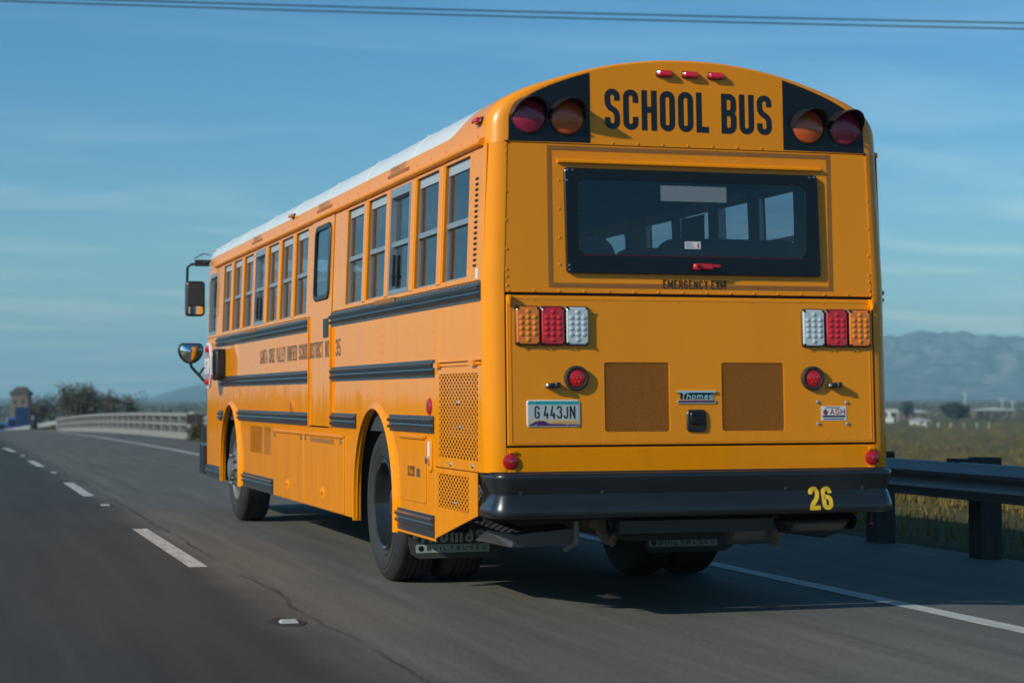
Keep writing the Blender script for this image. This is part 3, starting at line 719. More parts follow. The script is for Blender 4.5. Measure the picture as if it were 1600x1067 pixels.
# roof skin: one loft with a rounded rear and front edge
def half_profile():
    key = [(1.1918, 2.664), (1.1900, 2.72), (1.1865, 2.78), (1.172, 2.832), (1.140, 2.880), (1.085, 2.925), (.98, 2.975), (.86, 3.018), (.72, 3.062), (.58, 3.101), (.44, 3.131), (.29, 3.153), (.15, 3.166), (0, 3.170)]
    pts = []; n = len(key)
    for i in range(n-1):
        p0, p1, p2, p3 = (Vector(key[max(i-1, 0)]), Vector(key[i]), Vector(key[i+1]), Vector(key[min(i+2, n-1)]))
        for k in range(3):
            t = k/3; pts.append(.5*((2*p1)+(p2-p0)*t+(2*p0-5*p1+4*p2-p3)*t*t+(3*p1-p0-3*p2+p3)*t*t*t))
    pts.append(Vector(key[-1])); return pts
HP = half_profile()
def full_profile(inset):
    """inset(x)->distance moved inwards along the outline normal"""
    n = len(HP); res = []
    for i, p in enumerate(HP):
        t = (HP[min(i+1, n-1)]-HP[max(i-1, 0)]).normalized(); nrm = Vector((-t.y, t.x))
        if nrm.dot(Vector((p.x, p.y-2.4))) > 0: nrm = -nrm
        if i == n-1: nrm = Vector((0, -1))
        if i == 0: nrm = Vector((-1, 0))
        d = inset(p.x); q = p+nrm*d; res.append(q)
    left = [(-q.x, q.y) for q in res]; right = [(q.x, q.y) for q in reversed(res[:-1])]
    return left+right
def edge_r(x): t = min(1, abs(x)/1.19); return .016+(.105-.016)*t**6
rows = []
for i in range(8):
    a = math.pi/2*(1-i/7)
    pr = full_profile(lambda x: edge_r(x)*(1-math.cos(a)))
    rows.append([(x, RK(z)-.004+edge_r(x)*(1-math.sin(a)), z) for x, z in pr])
REAR_OUTLINE = [(p[0], p[2]) for p in rows[0]]
base = full_profile(lambda x: 0)
for y in (.35, .6, 1.0, 1.6, 3, 5, 7, 9, 10.5, 11.2): rows.append([(x, y, z) for x, z in base])
for i in range(1, 8):
    a = math.pi/2*i/7
    pr = full_profile(lambda x: .34*(1-math.cos(a))*(0.5 if abs(x) > 1.0 else 1)); rows.append([(x, 11.35+.40*math.sin(a), z) for x, z in pr])
b = MB(); b.grid(rows); ROOF = b.build('roof', 'roof_paint', BUS, sharp=50)
# roof bows: thin lap seams over the roof
for y in (1.858, 3.302, 4.75, 6.217, 7.668, 9.14, 10.4):
    b = MB(); rw = [[(x*1.0022, y+d, z+.002*(z > 2.7)) for x, z in base] for d in (-.010, .010)]
    rw = [[(x*.999, y-.011, z-.001) for x, z in base]]+rw+[[(x*.999, y+.011, z-.001) for x, z in base]]
    b.grid(rw); b.build('roof_bow', 'roof_paint', ROOF)
b = MB()
for y in (1.858, 3.302, 4.75, 6.217, 7.668, 9.14, 10.4):
    for x, z in base[12:-12:3]: b.dome((x, y), .012, lambda u, v, h: (u, v, h), base=z+.003, n=6)
b.build('roof_rivets', 'roof_paint', ROOF, kind='stuff')
b = MB(); b.prism([(-.42, 9.95), (-.42, 10.5), (.42, 10.5), (.42, 9.95)], 3.12, 3.21, bevel=.02); b.build('roof_hatch', 'sash_white', ROOF)
b = MB(); b.box((-.85, 10.95, 2.99), (-.70, 11.12, 3.035)); b.build('roof_sticker', 'film_grey', ROOF)

# ---------------- rear wall
def plate(name, m, poly, h0, h1, holes=(), bev=0.0, parent=BUS, label=None, mp=RR):
    b = MB(); b.prism(poly, h0, h1, mp, holes, bevel=bev); return b.build(name, m, parent, label)
plate('rear_wall', 'dark_cavity', rect(-1.11, .80, 1.11, 2.68), -.05, -.012, [rect(-.74, 2.0, .75, 2.50)])
# rear dome panel under the roof edge
cap = [(x, z) for x, z in REAR_OUTLINE]
def clip(poly, xa, xb, zmin):
    """part of the dome outline between two x values"""
    top = [(x, z) for x, z in poly if xa < x < xb]
    def zat(x):
        for (x0, z0), (x1, z1) in zip(poly, poly[1:]):
            if x0 <= x <= x1: return z0+(z1-z0)*(x-x0)/max(1e-9, x1-x0)
        return zmin
    return [(xa, zmin), (xa, zat(xa))]+top+[(xb, zat(xb)), (xb, zmin)]
b = MB(); b.prism(clip(cap, cap[0][0]+.001, cap[-1][0]-.001, 2.668), -.01, .0035, RR); DOME = b.build('rear_dome', 'yellow_paint', BUS)
blackL = offset_poly(clip(cap, -1.110, -.601, 2.672), .004); blackR = offset_poly(clip(cap, .569, 1.100, 2.672), .004)
PANELS = [plate('lamp_panel', 'black_paint', q, .003, .0055, parent=BUS) for q in (blackL, blackR)]
# warning lamps with hoods
def warning_lamp(x, z, m, lab):
    b = MB(); b.lathe([(.104, 0), (.104, .010), (.098, .014), (.095, .008)], RR(x, z, .004), (0, -1, 0), 28); w = b.build('warning_lamp', 'black_plastic', BUS, lab)
    b = MB(); b.lathe([(.098, .010), (.090, .020), (.06, .030), (.03, .035), (.0005, .036)], RR(x, z, .004), (0, -1, 0), 28); b.build('lens', m, w)
    b = MB(); rows_o, rows_i = [], []
    for i in range(29):
        th = rad(-4+188*i/28); t = math.sin(max(0, min(math.pi, (th+rad(4))/rad(188)*math.pi)))
        ln = .004+.140*t**.8
        o = []; ii = []
        for q in range(4):
            h = .004+ln*q/3; rr = .106-.003*q/3
            o.append(RR(x+rr*math.cos(th), z+rr*math.sin(th)-.010*q/3, h)); ii.append(RR(x+(rr-.004)*math.cos(th), z+(rr-.004)*math.sin(th)-.010*q/3, h))
        rows_o.append(o+list(reversed(ii)))
    b.grid(rows_o); b.build('hood', 'black_plastic', w)
warning_lamp(-.966, 2.815, 'dark_red_lens', 'dark red hooded lamp at the left edge of the rear dome')
warning_lamp(-.742, 2.815, 'dark_amber_lens', 'amber hooded lamp left of the lettering')
warning_lamp(.728, 2.815, 'dark_amber_lens', 'amber hooded lamp right of the lettering')
warning_lamp(.962, 2.815, 'dark_red_lens', 'dark red hooded lamp at the right edge of the rear dome')
def small_lamp(x, z, mp=RR, w=.05, hh=.020, lens='red_lamp_lit', depth=.036):
    b = MB(); b.prism(rrect(x-w, z-hh, x+w, z+hh, .012), .003, .016, mp, bevel=.003); l = b.build('marker_lamp', 'black_plastic', BUS)
    b = MB(); b.prism(rrect(x-w*.86, z-hh*.8, x+w*.86, z+hh*.8, .010), .014, depth, mp, bevel=.008); b.build('lens', lens, l); return l
for x in (-.157, 0.0, .156): small_lamp(x, 3.086)
for S in SIDES:
    for y, z, le in ((.27, 2.806, 'red_lens'), (6.2, 2.80, 'amber_lens')):
        mpx = lambda u, v, h, S=S, z=z: S(u, v, h-.018*(v > 2.79)*(v-2.79)*20)
        small_lamp(y, z, mpx, .05, .02, le, .045)
for s in (-1, 1):
    b = MB(); b.box((s*1.10-.03, 11.55, 2.84), (s*1.10+.03, 11.66, 2.90)); b.build('marker_lamp', 'amber_lens', BUS)
lettering('SCHOOL BUS', -.517, .503, 2.757, 2.988, .150, RR, .0035, gap=.20, space=.82).build('lettering', 'letter_black', BUS, 'black SCHOOL BUS lettering on the rear dome')

# window section of the rear wall
plate('rear_panel', 'yellow_paint', rect(-1.115, 1.832, 1.115, 2.664), -.006, 0, [rect(-.745, 1.965, .76, 2.505)], .002)
ring = lambda a, b_, c, d, w: [rect(a+w, b_+w, c-w, d-w)]
plate('tape_border', 'aged_tape', rect(-.860, 1.862, .868, 2.655), .0005, .0015, ring(-.860, 1.862, .868, 2.655, .026))
b = MB(); b.extrude([(2.556, 0), (2.556, .012), (2.560, .020), (2.570, .021), (2.580, .003), (2.580, 0)], [-.802, 0, .80], RR); b.build('window_drip_rail', 'yellow_trim', BUS)
fr = [(-.766, 2.530), (.773, 2.530), (.784, 1.943), (-.757, 1.943)]
def rpoly(q, r):
    n = len(q); o = []
    for i in range(n):
        p = Vector(q[i]); a = (Vector(q[i-1])-p).normalized(); c = (Vector(q[(i+1) % n])-p).normalized()
        for k in range(4):
            t = k/3; o.append(tuple((p+a*r)*(1-t)**2+2*t*(1-t)*p+(p+c*r)*t*t))
    return o
RW = plate('rear_window', 'black_paint', rpoly(fr, .02), .002, .024, [list(reversed(rrect(-.688, 2.052, .704, 2.470, .045)))], .004)
plate('pane', 'rear_glass', rrect(-.692, 2.048, .708, 2.474, .045), .010, .018, parent=RW)
plate('film_patch', 'film_grey', rect(-.195, 2.358, .205, 2.446), .0185, .0192, parent=RW)
st = plate('sticker', 'sticker_white', rect(-.054, 2.090, .042, 2.131), .0188, .0196, parent=RW)
plate('sticker_mark', 'handle_red', [(.024, 2.094), (.036, 2.096), (.030, 2.108), (.034, 2.120), (.026, 2.126), (.020, 2.106)], .0199, .0203, parent=RW)
b = MB()
for q in range(3): b.box((-.048, 2.097+.011*q, .0199), (.005-.008*q, 2.101+.011*q, .0203), RR)
b.build('sticker_lines', 'letter_grey', RW)
b = MB(); b.box((-.66, 2.044, .0242), (.68, 2.048, .0250), RR); b.build('red_line', 'sticker_maroon', RW)
b = MB(); b.prism(rrect(-.016, 1.972, .10, 2.004, .010), .045, .062, RR, bevel=.005); b.prism(rrect(.085, 1.984, .148, 2.000, .006), .042, .058, RR, bevel=.004)
b.lathe([(.018, 0), (.018, .05), (.012, .052)], RR(.008, 1.985, .02), (0, -1, 0), 14); b.build('handle', 'handle_red', RW)
b = MB()
for x, z in ((-.75, 2.517), (-.72, 2.519), (.72, 2.517), (.75, 2.519), (-.752, 2.46), (-.745, 1.96), (-.745, 1.985)): b.dome((x, z), .007, RR, base=.024)
b.build('screws', 'chrome', RW, kind='stuff')
lettering('EMERGENCY EXIT', -.184, .204, 1.863, 1.913, .145, RR, .0015, gap=.34, space=.9).build('lettering', 'letter_brown', BUS, 'EMERGENCY EXIT lettering under the rear window')

# engine hood and everything on it
HOOD = plate('engine_hood', 'yellow_paint', rect(-1.108, .988, 1.108, 1.815), -.006, .010, [rrect(-.545, 1.060, -.158, 1.447, .015), rrect(.158, 1.060, .543, 1.447, .015)], .003)
plate('hood_bead', 'yellow_trim', rect(-1.090, 1.002, 1.090, 1.800), .0102, .0122, ring(-1.090, 1.002, 1.090, 1.800, .006), parent=HOOD)
for s in (-1, 1):
    b = MB(); b.prism([(s*1.108, 1.815), (s*1.108, 1.77), (s*1.095, 1.755), (s*1.085, 1.815)], .008, .045, RR, bevel=.004); b.build('hinge', 'yellow_trim', HOOD)
plate('rear_sill', 'yellow_paint', rect(-1.115, .838, 1.115, .976), -.006, .002, bev=.002)
for s in (-1, 1):
    for z in (.955, .85): b = MB(); b.box((s*1.085-.014, z-.006, .002), (s*1.085+.018, z+.006, .016), RR); b.build('sill_clip', 'yellow_trim', BUS)
    b = MB(); b.lathe([(.045, 0), (.043, .010), (.030, .016), (.001, .018)], RR(s*1.092, .900, .002), (0, -1, 0), 22); r_ = b.build('reflector', 'reflector_red', BUS)
    b = MB(); b.dome((s*1.092, .900), .006, RR, base=.019); b.build('screw', 'chrome', r_)
def grille(x0, x1, z0, z1, pitch, wdt, mp, h0, h1, m='yellow_trim', slope=1.0, parent=BUS, name='mesh_grille'):
    """expanded metal: two families of crossing bars"""
    b = MB(); Wd, Ht = x1-x0, z1-z0
    for fam in (1, -1):
        n = int((Wd*slope+Ht)/pitch)+2
        for i in range(-1, n):
            c = i*pitch                       # lines  v = c - fam*slope*(u)   measured from a corner
            pts = []
            u_a = 0.0; 
            def v_at(u): return c-slope*u if fam == 1 else c-slope*(Wd-u)
            ua, ub = 0.0, Wd
            # clip to 0..Ht
            def u_for(v): return (c-v)/slope if fam == 1 else Wd-(c-v)/slope
            lo, hi = sorted((u_for(0), u_for(Ht))); ua, ub = max(0, lo), min(Wd, hi)
            if ub-ua < 1e-4: continue
            A = Vector((x0+ua, z0+v_at(ua))); B = Vector((x0+ub, z0+v_at(ub))); d = (B-A).normalized(); nn = Vector((-d.y, d.x))*wdt/2
            hb = h0+(.0004 if fam == 1 else 0)
            b.add([mp(*(A+nn), hb), mp(*(B+nn), hb), mp(*(B-nn), hb), mp(*(A-nn), hb), mp(*(A+nn), h1+hb-h0), mp(*(B+nn), h1+hb-h0), mp(*(B-nn), h1+hb-h0), mp(*(A-nn), h1+hb-h0)],
                  [(4, 5, 6, 7), (0, 1, 5, 4), (1, 2, 6, 5), (2, 3, 7, 6), (3, 0, 4, 7)])
    return b.build(name, m, parent, kind='stuff', sharp=0, recalc=False)
for a, c in ((-.545, -.158), (.158, .543)):
    grille(a, c, 1.060, 1.447, .0150, .0020, RR, .0055, .0062, 'rivet_yellow', 0.75, HOOD)
    b = MB(); b.box((a-.004, 1.056, -.0115), (c+.004, 1.451, -.0065), RR); b.build('grille_back', 'grille_dark', HOOD)
# lamp clusters: three boxes of lenses each
_DOME = {}
def put_copy(name, m, parent, loc, r):
    k = (name, m, round(r, 4))
    if k not in _DOME:
        o = MB().dome((0, 0), r, lambda u, v, h: (u, -h, v), n=8, hgt=.34).build(name, m, parent, sharp=60); _DOME[k] = o.data
    else:
        o = bpy.data.objects.new(name, _DOME[k]); COL.objects.link(o); o.parent = parent
    o.location = loc; return o
def lens_box(x0, x1, z0, z1, m, led):
    b = MB(); b.prism(rrect(x0+.002, z0, x1-.002, z1, .014), .010, .022, RR, bevel=.004); l = b.build('tail_lamp', 'black_plastic', BUS)
    b = MB(); b.prism(rrect(x0+.006, z0+.006, x1-.006, z1-.006, .018), .020, .034, RR, bevel=.006); b.build('lens', m, l)
    nx, nz = 3, 6; w, h_ = (x1-x0-.03)/nx, (z1-z0-.034)/nz
    for i in range(nx):
        for j in range(nz):
            if i in (0, 2) and j in (0, 5): continue
            put_copy('led_bulb', led, l, RR(x0+.015+w*(i+.5), z0+.017+h_*(j+.5), .0335), h_*.52)
    b = MB()
    for x in (x0+.014, x1-.014):
        for z in (z0+.013, z1-.013): b.dome((x, z), .0085, RR, base=.034, n=6)
    b.build('screws', 'black_plastic', l, kind='stuff')
for (x0, x1), m, led in (((-1.063, -.919), 'amber_lens', 'amber_led'), ((-.917, -.776), 'red_lens', 'red_led'), ((-.774, -.635), 'clear_lens', 'clear_led'),
                         ((.655, .800), 'clear_lens', 'clear_led'), ((.802, .945), 'red_lens', 'red_led'), ((.947, 1.090), 'amber_lens', 'amber_led')):
    lens_box(x0, x1, 1.537, 1.757, m, led)
for x in (-.712, .718):
    b = MB(); b.lathe([(.070, 0), (.070, .018), (.064, .026), (.054, .026), (.050, .018)], RR(x, 1.358, .010), (0, -1, 0), 28); l = b.build('stop_lamp', 'tyre_rubber', BUS)
    b = MB(); b.lathe([(.053, .014), (.045, .022), (.02, .026), (.0005, .027)], RR(x, 1.358, .010), (0, -1, 0), 24); b.build('lens', 'red_lens', l)
    b = MB()
    for dx_, dz_ in ((0, 0), (.022, 0), (-.022, 0), (.011, .019), (-.011, .019), (.011, -.019), (-.011, -.019)): b.dome((x+dx_, 1.358+dz_), .0085, RR, base=.033, n=8)
    b.build('led_bulbs', 'red_lamp_lit', l, kind='stuff')
for x in (-.85, .852):
    b = MB(); b.prism(rrect(x-.035, 1.304, x+.030, 1.330, .006), .010, .052, RR, bevel=.008); b.prism(rrect(x+.005, 1.306, x+.036, 1.336, .006), .010, .060, RR, bevel=.006); l = b.build('plate_lamp', 'black_plastic', BUS)
    b = MB(); b.prism(rrect(x-.046, 1.308, x-.030, 1.325, .004), .012, .050, RR, bevel=.004); b.build('lens', 'chrome', l)
# licence plate
PL = plate('license_plate', 'plate_rim', rrect(-1.000, 1.089, -.692, 1.238, .014), .010, .016, bev=.003, label='licence plate reading G 443JN with purple hills')
def pz(name, m, poly, h=.0165): return plate(name, m, poly, h, h+.0005, parent=PL)
pz('plate_band', 'plate_teal', rect(-.992, 1.212, -.700, 1.232)); pz('plate_band', 'plate_pale', rect(-.992, 1.131, -.700, 1.212)); pz('plate_band', 'plate_cream', rect(-.992, 1.097, -.700, 1.131))
pz('plate_hills', 'plate_purple', [(-.992, 1.096), (-.985, 1.104), (-.968, 1.110), (-.955, 1.119), (-.948, 1.123), (-.942, 1.119), (-.930, 1.127), (-.922, 1.122), (-.914, 1.125), (-.900, 1.122), (-.888, 1.117), (-.872, 1.108), (-.70, 1.103), (-.70, 1.096)], .0171)
pz('plate_band', 'plate_orange', rect(-.852, 1.110, -.715, 1.119), .0172)
lettering('G 443JN', -.957, -.722, 1.136, 1.206, .115, RR, .0172, gap=.34, space=.8).build('lettering', 'letter_black', PL)
b = MB()
for x in (-.948, -.765):
    for z in (1.226, 1.100): b.dome((x, z), .006, RR, base=.017)
b.build('screws', 'chrome', PL, kind='stuff')
# maker's badge, latch, sticker
BG = MB(); BG.box((-.118, 1.277, .010), (.118, 1.288, .022), RR); BG.box((-.114, 1.217, .010), (.118, 1.236, .016), RR); BG = BG.build('badge', 'chrome', BUS)
b = MB(); b.box((-.110, 1.221, .0165), (.112, 1.233, .0172), RR); b.build('badge_strip', 'sticker_maroon', BG)
lettering('Thomas', -.092, .100, 1.240, 1.276, .16, RR, .012, thick=.004, gap=.3, slant=.18).build('lettering', 'chrome', BG)
b = MB(); b.box((-.095, 1.240, .0102), (.102, 1.276, .012), RR); b.build('badge_shadow_plate', 'black_plastic', BG)
LT = plate('hood_latch', 'black_plastic', rrect(-.060, 1.056, .058, 1.182, .022), .010, .022, bev=.006)
plate('latch_paddle', 'black_paint', rrect(-.042, 1.100, .036, 1.165, .008), .022, .032, bev=.005, parent=LT)
plate('latch_pocket', 'dark_cavity', rrect(-.042, 1.070, .040, 1.097, .006), .0222, .0228, parent=LT)
ST = plate('sticker', 'sticker_white', rect(.770, 1.117, .928, 1.198), .0105, .0118, label='small white sticker reading ASH')
lettering('ASH', .826, .918, 1.150, 1.184, .17, RR, .0118, gap=.25).build('lettering', 'sticker_red', ST)
b = MB(); b.box((.778, 1.134, .0119), (.921, 1.146, .0126), RR); b.box((.785, 1.122, .0119), (.915, 1.128, .0126), RR); b.box((.80, 1.188, .0119), (.89, 1.193, .0126), RR); b.build('sticker_bars', 'sticker_navy', ST)
plate('sticker_emblem', 'sticker_red', circle(.797, 1.162, .015, 14), .0119, .0126, parent=ST); plate('sticker_emblem', 'sticker_navy', [(.783, 1.166), (.797, 1.184), (.812, 1.166)], .0128, .0132, parent=ST)
b = MB()
for x, z in ((.750, 1.222), (.933, 1.218), (.752, 1.098), (.935, 1.096)): b.dome((x, z), .012, RR, base=.010, n=8, hgt=.8)
b.build('bolts', 'aluminium', BUS, kind='stuff')
# rivets over the rear wall
b = MB()
for i in range(7): b.dome((-.471+.151*i, 2.680), .0085, RR, base=.0035)
for i in range(16): b.dome((-1.09+.1465*i, 1.842), .0085, RR)
for i in range(10): b.dome((-.72+.16*i, 2.544), .008, RR)
for z in (2.646, 2.602, 2.556, 2.39, 2.23, 2.07, 1.96, 1.92, 1.87): b.dome((-1.100, z), .009, RR); b.dome((1.100, z), .009, RR)
for z in (2.46, 2.30, 2.14, 1.99): b.dome((-.792, z), .008, RR); b.dome((.80, z), .008, RR)
for x in (-.95, -.55, -.1, .35, .8): b.dome((x, 1.79), .006, RR, base=.010); b.dome((x, 1.012), .006, RR, base=.010)
b.build('rear_rivets', 'rivet_yellow', BUS, kind='stuff')

# ---------------- bumper: pressed channel wrapping both corners
def bumper():
    prof = [(.838, -.03), (.838, -.004), (.833, .008), (.822, .014), (.805, .012), (.735, -.010), (.722, -.014), (.712, -.008), (.655, .012), (.640, .017), (.612, .019), (.600, .015), (.592, .006), (.590, -.03)]
    r = .085; HB = 1.192; YB = -.080
    path = [(-HB, .26, -1, 0)]
    for i in range(9): a = math.pi/2*i/8; path.append((-HB+r*(1-math.cos(a)), YB+r*(1-math.sin(a)), -math.cos(a), -math.sin(a)))
    for i in range(1, 12): path.append((-HB+r+(2*HB-2*r)*i/12, YB, 0, -1))
    for i in range(9): a = math.pi/2*(1-i/8); path.append((HB-r*(1-math.cos(a)), YB+r*(1-math.sin(a)), math.cos(a), -math.sin(a)))
    path.append((HB, .26, 1, 0))
    b = MB(); b.grid([[(x+nx*h, y+ny*h, z) for z, h in prof] for x, y, nx, ny in path])
    n = len(prof); b.f += [tuple(range(n)), tuple(range((len(path)-1)*n, len(path)*n))]
    o = b.build('rear_bumper', 'bumper_black', BUS, sharp=40)
    def hz(z):
        for (z0, h0), (z1, h1) in zip(prof, prof[1:]):
            if z1 <= z <= z0: return h0+(h1-h0)*(z0-z)/max(1e-6, z0-z1)
        return 0
    mp = lambda u, v, h: (u, YB-hz(v)-h, v)
    for ch_, u0_, u1_ in (('2', .652, .718), ('6', .731, .797)): lettering(ch_, u0_, u1_, .610, .742, .19, mp, .001, maxseg=.012).build('digit', 'letter_yellow', o)
    c = MB()
    for x in (-.58, .52, 1.0, -1.05): c.dome((x, .73), .015, mp, n=8, base=-.004)
    c.build('bolts', 'rail_black', o, kind='stuff')
    d = MB(); d.box((-1.20, -.02, .845), (1.20, .10, .835)); d.build('bumper_shelf', 'bumper_black', o)
bumper()

# ---------------- left side details
for i in range(17): MB().prism(rrect(.252, 1.985+.0305*i, .306, 2.000+.0305*i, .005, 2), .0005, .006, LS, bevel=.003).build('louvre', 'dark_cavity', BUS)
b = MB(); b.prism(rect(.205, 1.915, .255, 1.975), .0006, .0014, LS); b.build('sticker', 'sticker_white', BUS)
grille(.187, 1.06, .90, 1.39, .0355, .0105, LS, .0012, .0024, 'yellow_trim', 0.51)
grille(.40, 1.10, .60, .80, .0355, .0105, LS, -.0012, 0.0, 'yellow_trim', 0.51)
grille(7.16, 7.56, .735, .985, .032, .0075, LS, -.0012, 0.0, 'yellow_trim', 0.40); grille(7.64, 8.37, .735, .985, .032, .0075, LS, -.0012, 0.0, 'yellow_trim', 0.40)
b = MB(); b.box((.16, .56, -.20), (1.12, 1.42, -.19), LS); b.box((.16, .56, -.20), (.17, 1.42, -.02), LS); b.box((1.12, .44, -.20), (1.13, 1.42, -.02), LS); b.build('radiator_back', 'dark_cavity', BUS)
b = MB(); b.box((.19, .905, -.10), (.46, 1.27, -.09), LS); b.box((.42, .62, -.10), (.56, .76, -.09), LS); b.build('radiator_tank', 'steel_grey', BUS)
b = MB(); b.box((7.1, .70, -.12), (8.42, 1.0, -.11), LS); b.build('vent_back', 'rust_metal', BUS)
b = MB()
for y, z in ((.30, .868), (.78, .862), (.58, 1.08), (.62, 1.22), (.70, .64)): b.dome((y, z), .016, LS, base=.003, n=8)
b.build('bolts', 'chrome', BUS, kind='stuff')
b = MB(); b.box((.12, 1.436, .004), (1.16, 1.452, .014), LS); b.box((1.0, 1.43, .014), (1.1, 1.458, .03), LS); b.box((.2, 1.43, .014), (.3, 1.458, .03), LS); b.build('door_hinge', 'yellow_trim', BUS)
def side_door(y0, y1, z0, z1, name, hinge=True):
    b = MB(); b.prism(rrect(y0, z0, y1, z1, .02), .001, .008, LS, bevel=.003); d = b.build(name, 'yellow_paint', BUS)
    if hinge:
        b = MB(); b.extrude([(z1-.004, .008), (z1-.004, .022), (z1+.010, .026), (z1+.016, .002)], [y0+.01, y1-.01], LS); b.build('hinge', 'yellow_trim', d)
    return d
BD = side_door(1.385, 2.06, .60, 1.00, 'battery_door')
b = MB(); b.prism(rrect(1.225, .80, 1.335, 1.005, .03), .001, .012, LS, bevel=.004); lp = b.build('latch_plate', 'yellow_trim', BUS)
b = MB(); b.prism(rect(1.25, .90, 1.31, .985), .013, .0145, LS); b.build('sticker', 'sticker_white', lp)
b = MB(); b.lathe([(.026, 0), (.026, .018), (.0005, .02)], LS(1.28, .872, .012), (-1, 0, 0), 14); b.build('lock', 'chrome', lp)
b = MB(); b.box((1.70, .775, .009), (1.83, .795, .0095), LS); b.build('door_text_back', 'yellow_trim', BD)
lettering('YRETTAB'[::-1], -1.84, -1.66, .758, .822, .16, lambda u, v, h: LS(-u, v, h), .0085, gap=.4).build('lettering', 'letter_brown', BD)
b = MB(); b.prism(rect(1.52, .758, 1.61, .812), .0085, .0095, LS); b.build('sticker', 'letter_grey', BD)
for a, c in ((3.875, 5.490), (5.512, 6.99)):
    d = side_door(a, c, .392, .955, 'luggage_door')
    b = MB()
    for y in (a+.09, c-.09): b.dome((y, .925), .022, LS, base=.008, n=8)
    b.build('bumper_stops', 'rust_metal', d, kind='stuff')
    b = MB(); b.prism(rrect((a+c)/2-.045, .45, (a+c)/2+.045, .56, .04), .0085, .014, LS, bevel=.004); b.lathe([(.022, 0), (.02, .014), (.0005, .016)], LS((a+c)/2, .525, .012), (-1, 0, 0), 12); b.build('latch', 'yellow_trim', d)
b = MB(); b.prism(rect(4.25, .90, 5.2, .935), .009, .0098, LS); b.build('tape_strip', 'aged_tape', BUS)
for y, z, m in ((1.295, 1.198, 'reflector_red'), (6.07, 1.175, 'amber_lens')):
    b = MB(); b.prism(circle(y, z, .052, 18), .0005, .014, LS, bevel=.008); b.build('reflector', m, BUS)
mpt = lambda u, v, h: LS(-u, v, h)             # text on the left side reads from the front towards the back
lettering('SANTA CRUZ VALLEY UNIFIED SCHOOL', -7.77, -5.30, 1.562, 1.690, .115, mpt, .0015, gap=.36, space=1.7).build('lettering', 'letter_grey', BUS, 'district name in dark lettering along the left side')
lettering('DISTRICT NO.', -5.24, -4.40, 1.562, 1.690, .115, mpt, .0075, gap=.36, space=1.7).build('lettering', 'letter_grey', BUS)
for ch_, u0_, u1_ in (('3', -4.21, -4.135), ('5', -4.105, -4.03)): lettering(ch_, u0_, u1_, 1.562, 1.690, .125, mpt, .0015).build('digit', 'letter_grey', BUS)
for y in (2.266, 4.813, 8.149):
    mpe = lambda u, v, h: LS(-u, v, h+.004)
    b = MB(); b.prism(rect(y-.30, 2.722, y+.30, 2.742), .001, .004, LS); b.build('tape_strip', 'aged_tape', BUS)
    lettering('EMERGENCY EXIT', -y-.22, -y+.22, 2.748, 2.786, .13, mpe, .001, gap=.4, space=.6).build('lettering', 'letter_grey', BUS)
b = MB()
for i in range(30): b.dome((.3+.36*i, 2.722), .008, LS, base=.001)
for y, z0, z1 in ((1.185, 1.48, 1.78), (2.60, 1.50, 1.78), (2.645, 1.50, 1.78), (2.60, 1.16, 1.36), (2.645, 1.22, 1.36), (1.185, 1.16, 1.36), (6.92, 1.5, 1.78), (8.80, 1.5, 1.78), (5.30, 1.5, 1.78), (8.80, 1.15, 1.34), (6.92, 1.15, 1.34), (9.3, 1.15, 1.34), (1.18, .56, .83), (2.12, .56, .8), (3.56, .45, .98), (8.72, .45, .72)):
    k = int((z1-z0)/.058)
    for i in range(k+1): b.dome((y, z0+.058*i), .0065, LS)
for y in (.40, 4.06, 4.32, 5.32, 5.42, 10.66): 
    for i in range(5): b.dome((y, 1.99+.15*i), .007, LS)
for g_ in (WIN_R, WIN_F):
    for (a, c), (a2, c2) in zip(g_, g_[1:]):
        for z in (2.0, 2.28, 2.56): b.dome(((c+a2)/2, z), .007, LS, base=.007)
for i in range(60): b.dome((.3+.178*i, 2.681), .007, LS, base=.031)
for y, z in ((2.9, 1.30), (2.95, 1.34), (3.1, 1.28), (3.2, 1.30)): b.dome((y, z), .007, LS)
for y in (4.37, 5.26):
    for i in range(10): b.dome((y, 1.1+.16*i), .007, LS, base=.018)
b.build('side_rivets', 'rivet_yellow', BUS, kind='stuff')

# stop arm: octagonal sign folded against the side
b = MB(); b.prism(rrect(10.02, 1.43, 10.40, 1.76, .05), .01, .10, LS, bevel=.02); arm = b.build('stop_arm', 'black_plastic', BUS, 'folded stop arm with a red octagon sign')
oc = [(10.33+.235*math.cos(rad(22.5+45*i))/math.cos(rad(22.5)), 1.585+.235*math.sin(rad(22.5+45*i))/math.cos(rad(22.5))) for i in range(8)]
b = MB(); b.prism(oc, .125, .150, LS, bevel=.004); b.build('sign_panel', 'white_paint_sign', arm)
b = MB(); b.prism(offset_poly(oc, .014), .150, .1515, LS); b.build('sign_face', 'red_lens', arm)
lettering('STOP', -10.52, -10.14, 1.50, 1.67, .2, mpt, .1515, gap=.3).build('lettering', 'white_paint_sign', arm)
b = MB(); b.box((10.08, 1.50, .10), (10.14, 1.68, .13), LS); b.build('hinge', 'black_plastic', arm)
for z in (1.755, 1.415):
    b = MB(); b.lathe([(.03, 0), (.028, .02), (.001, .026)], LS(10.33, z, .152), (-1, 0, 0), 14); b.build('lens', 'red_lamp_lit', arm)

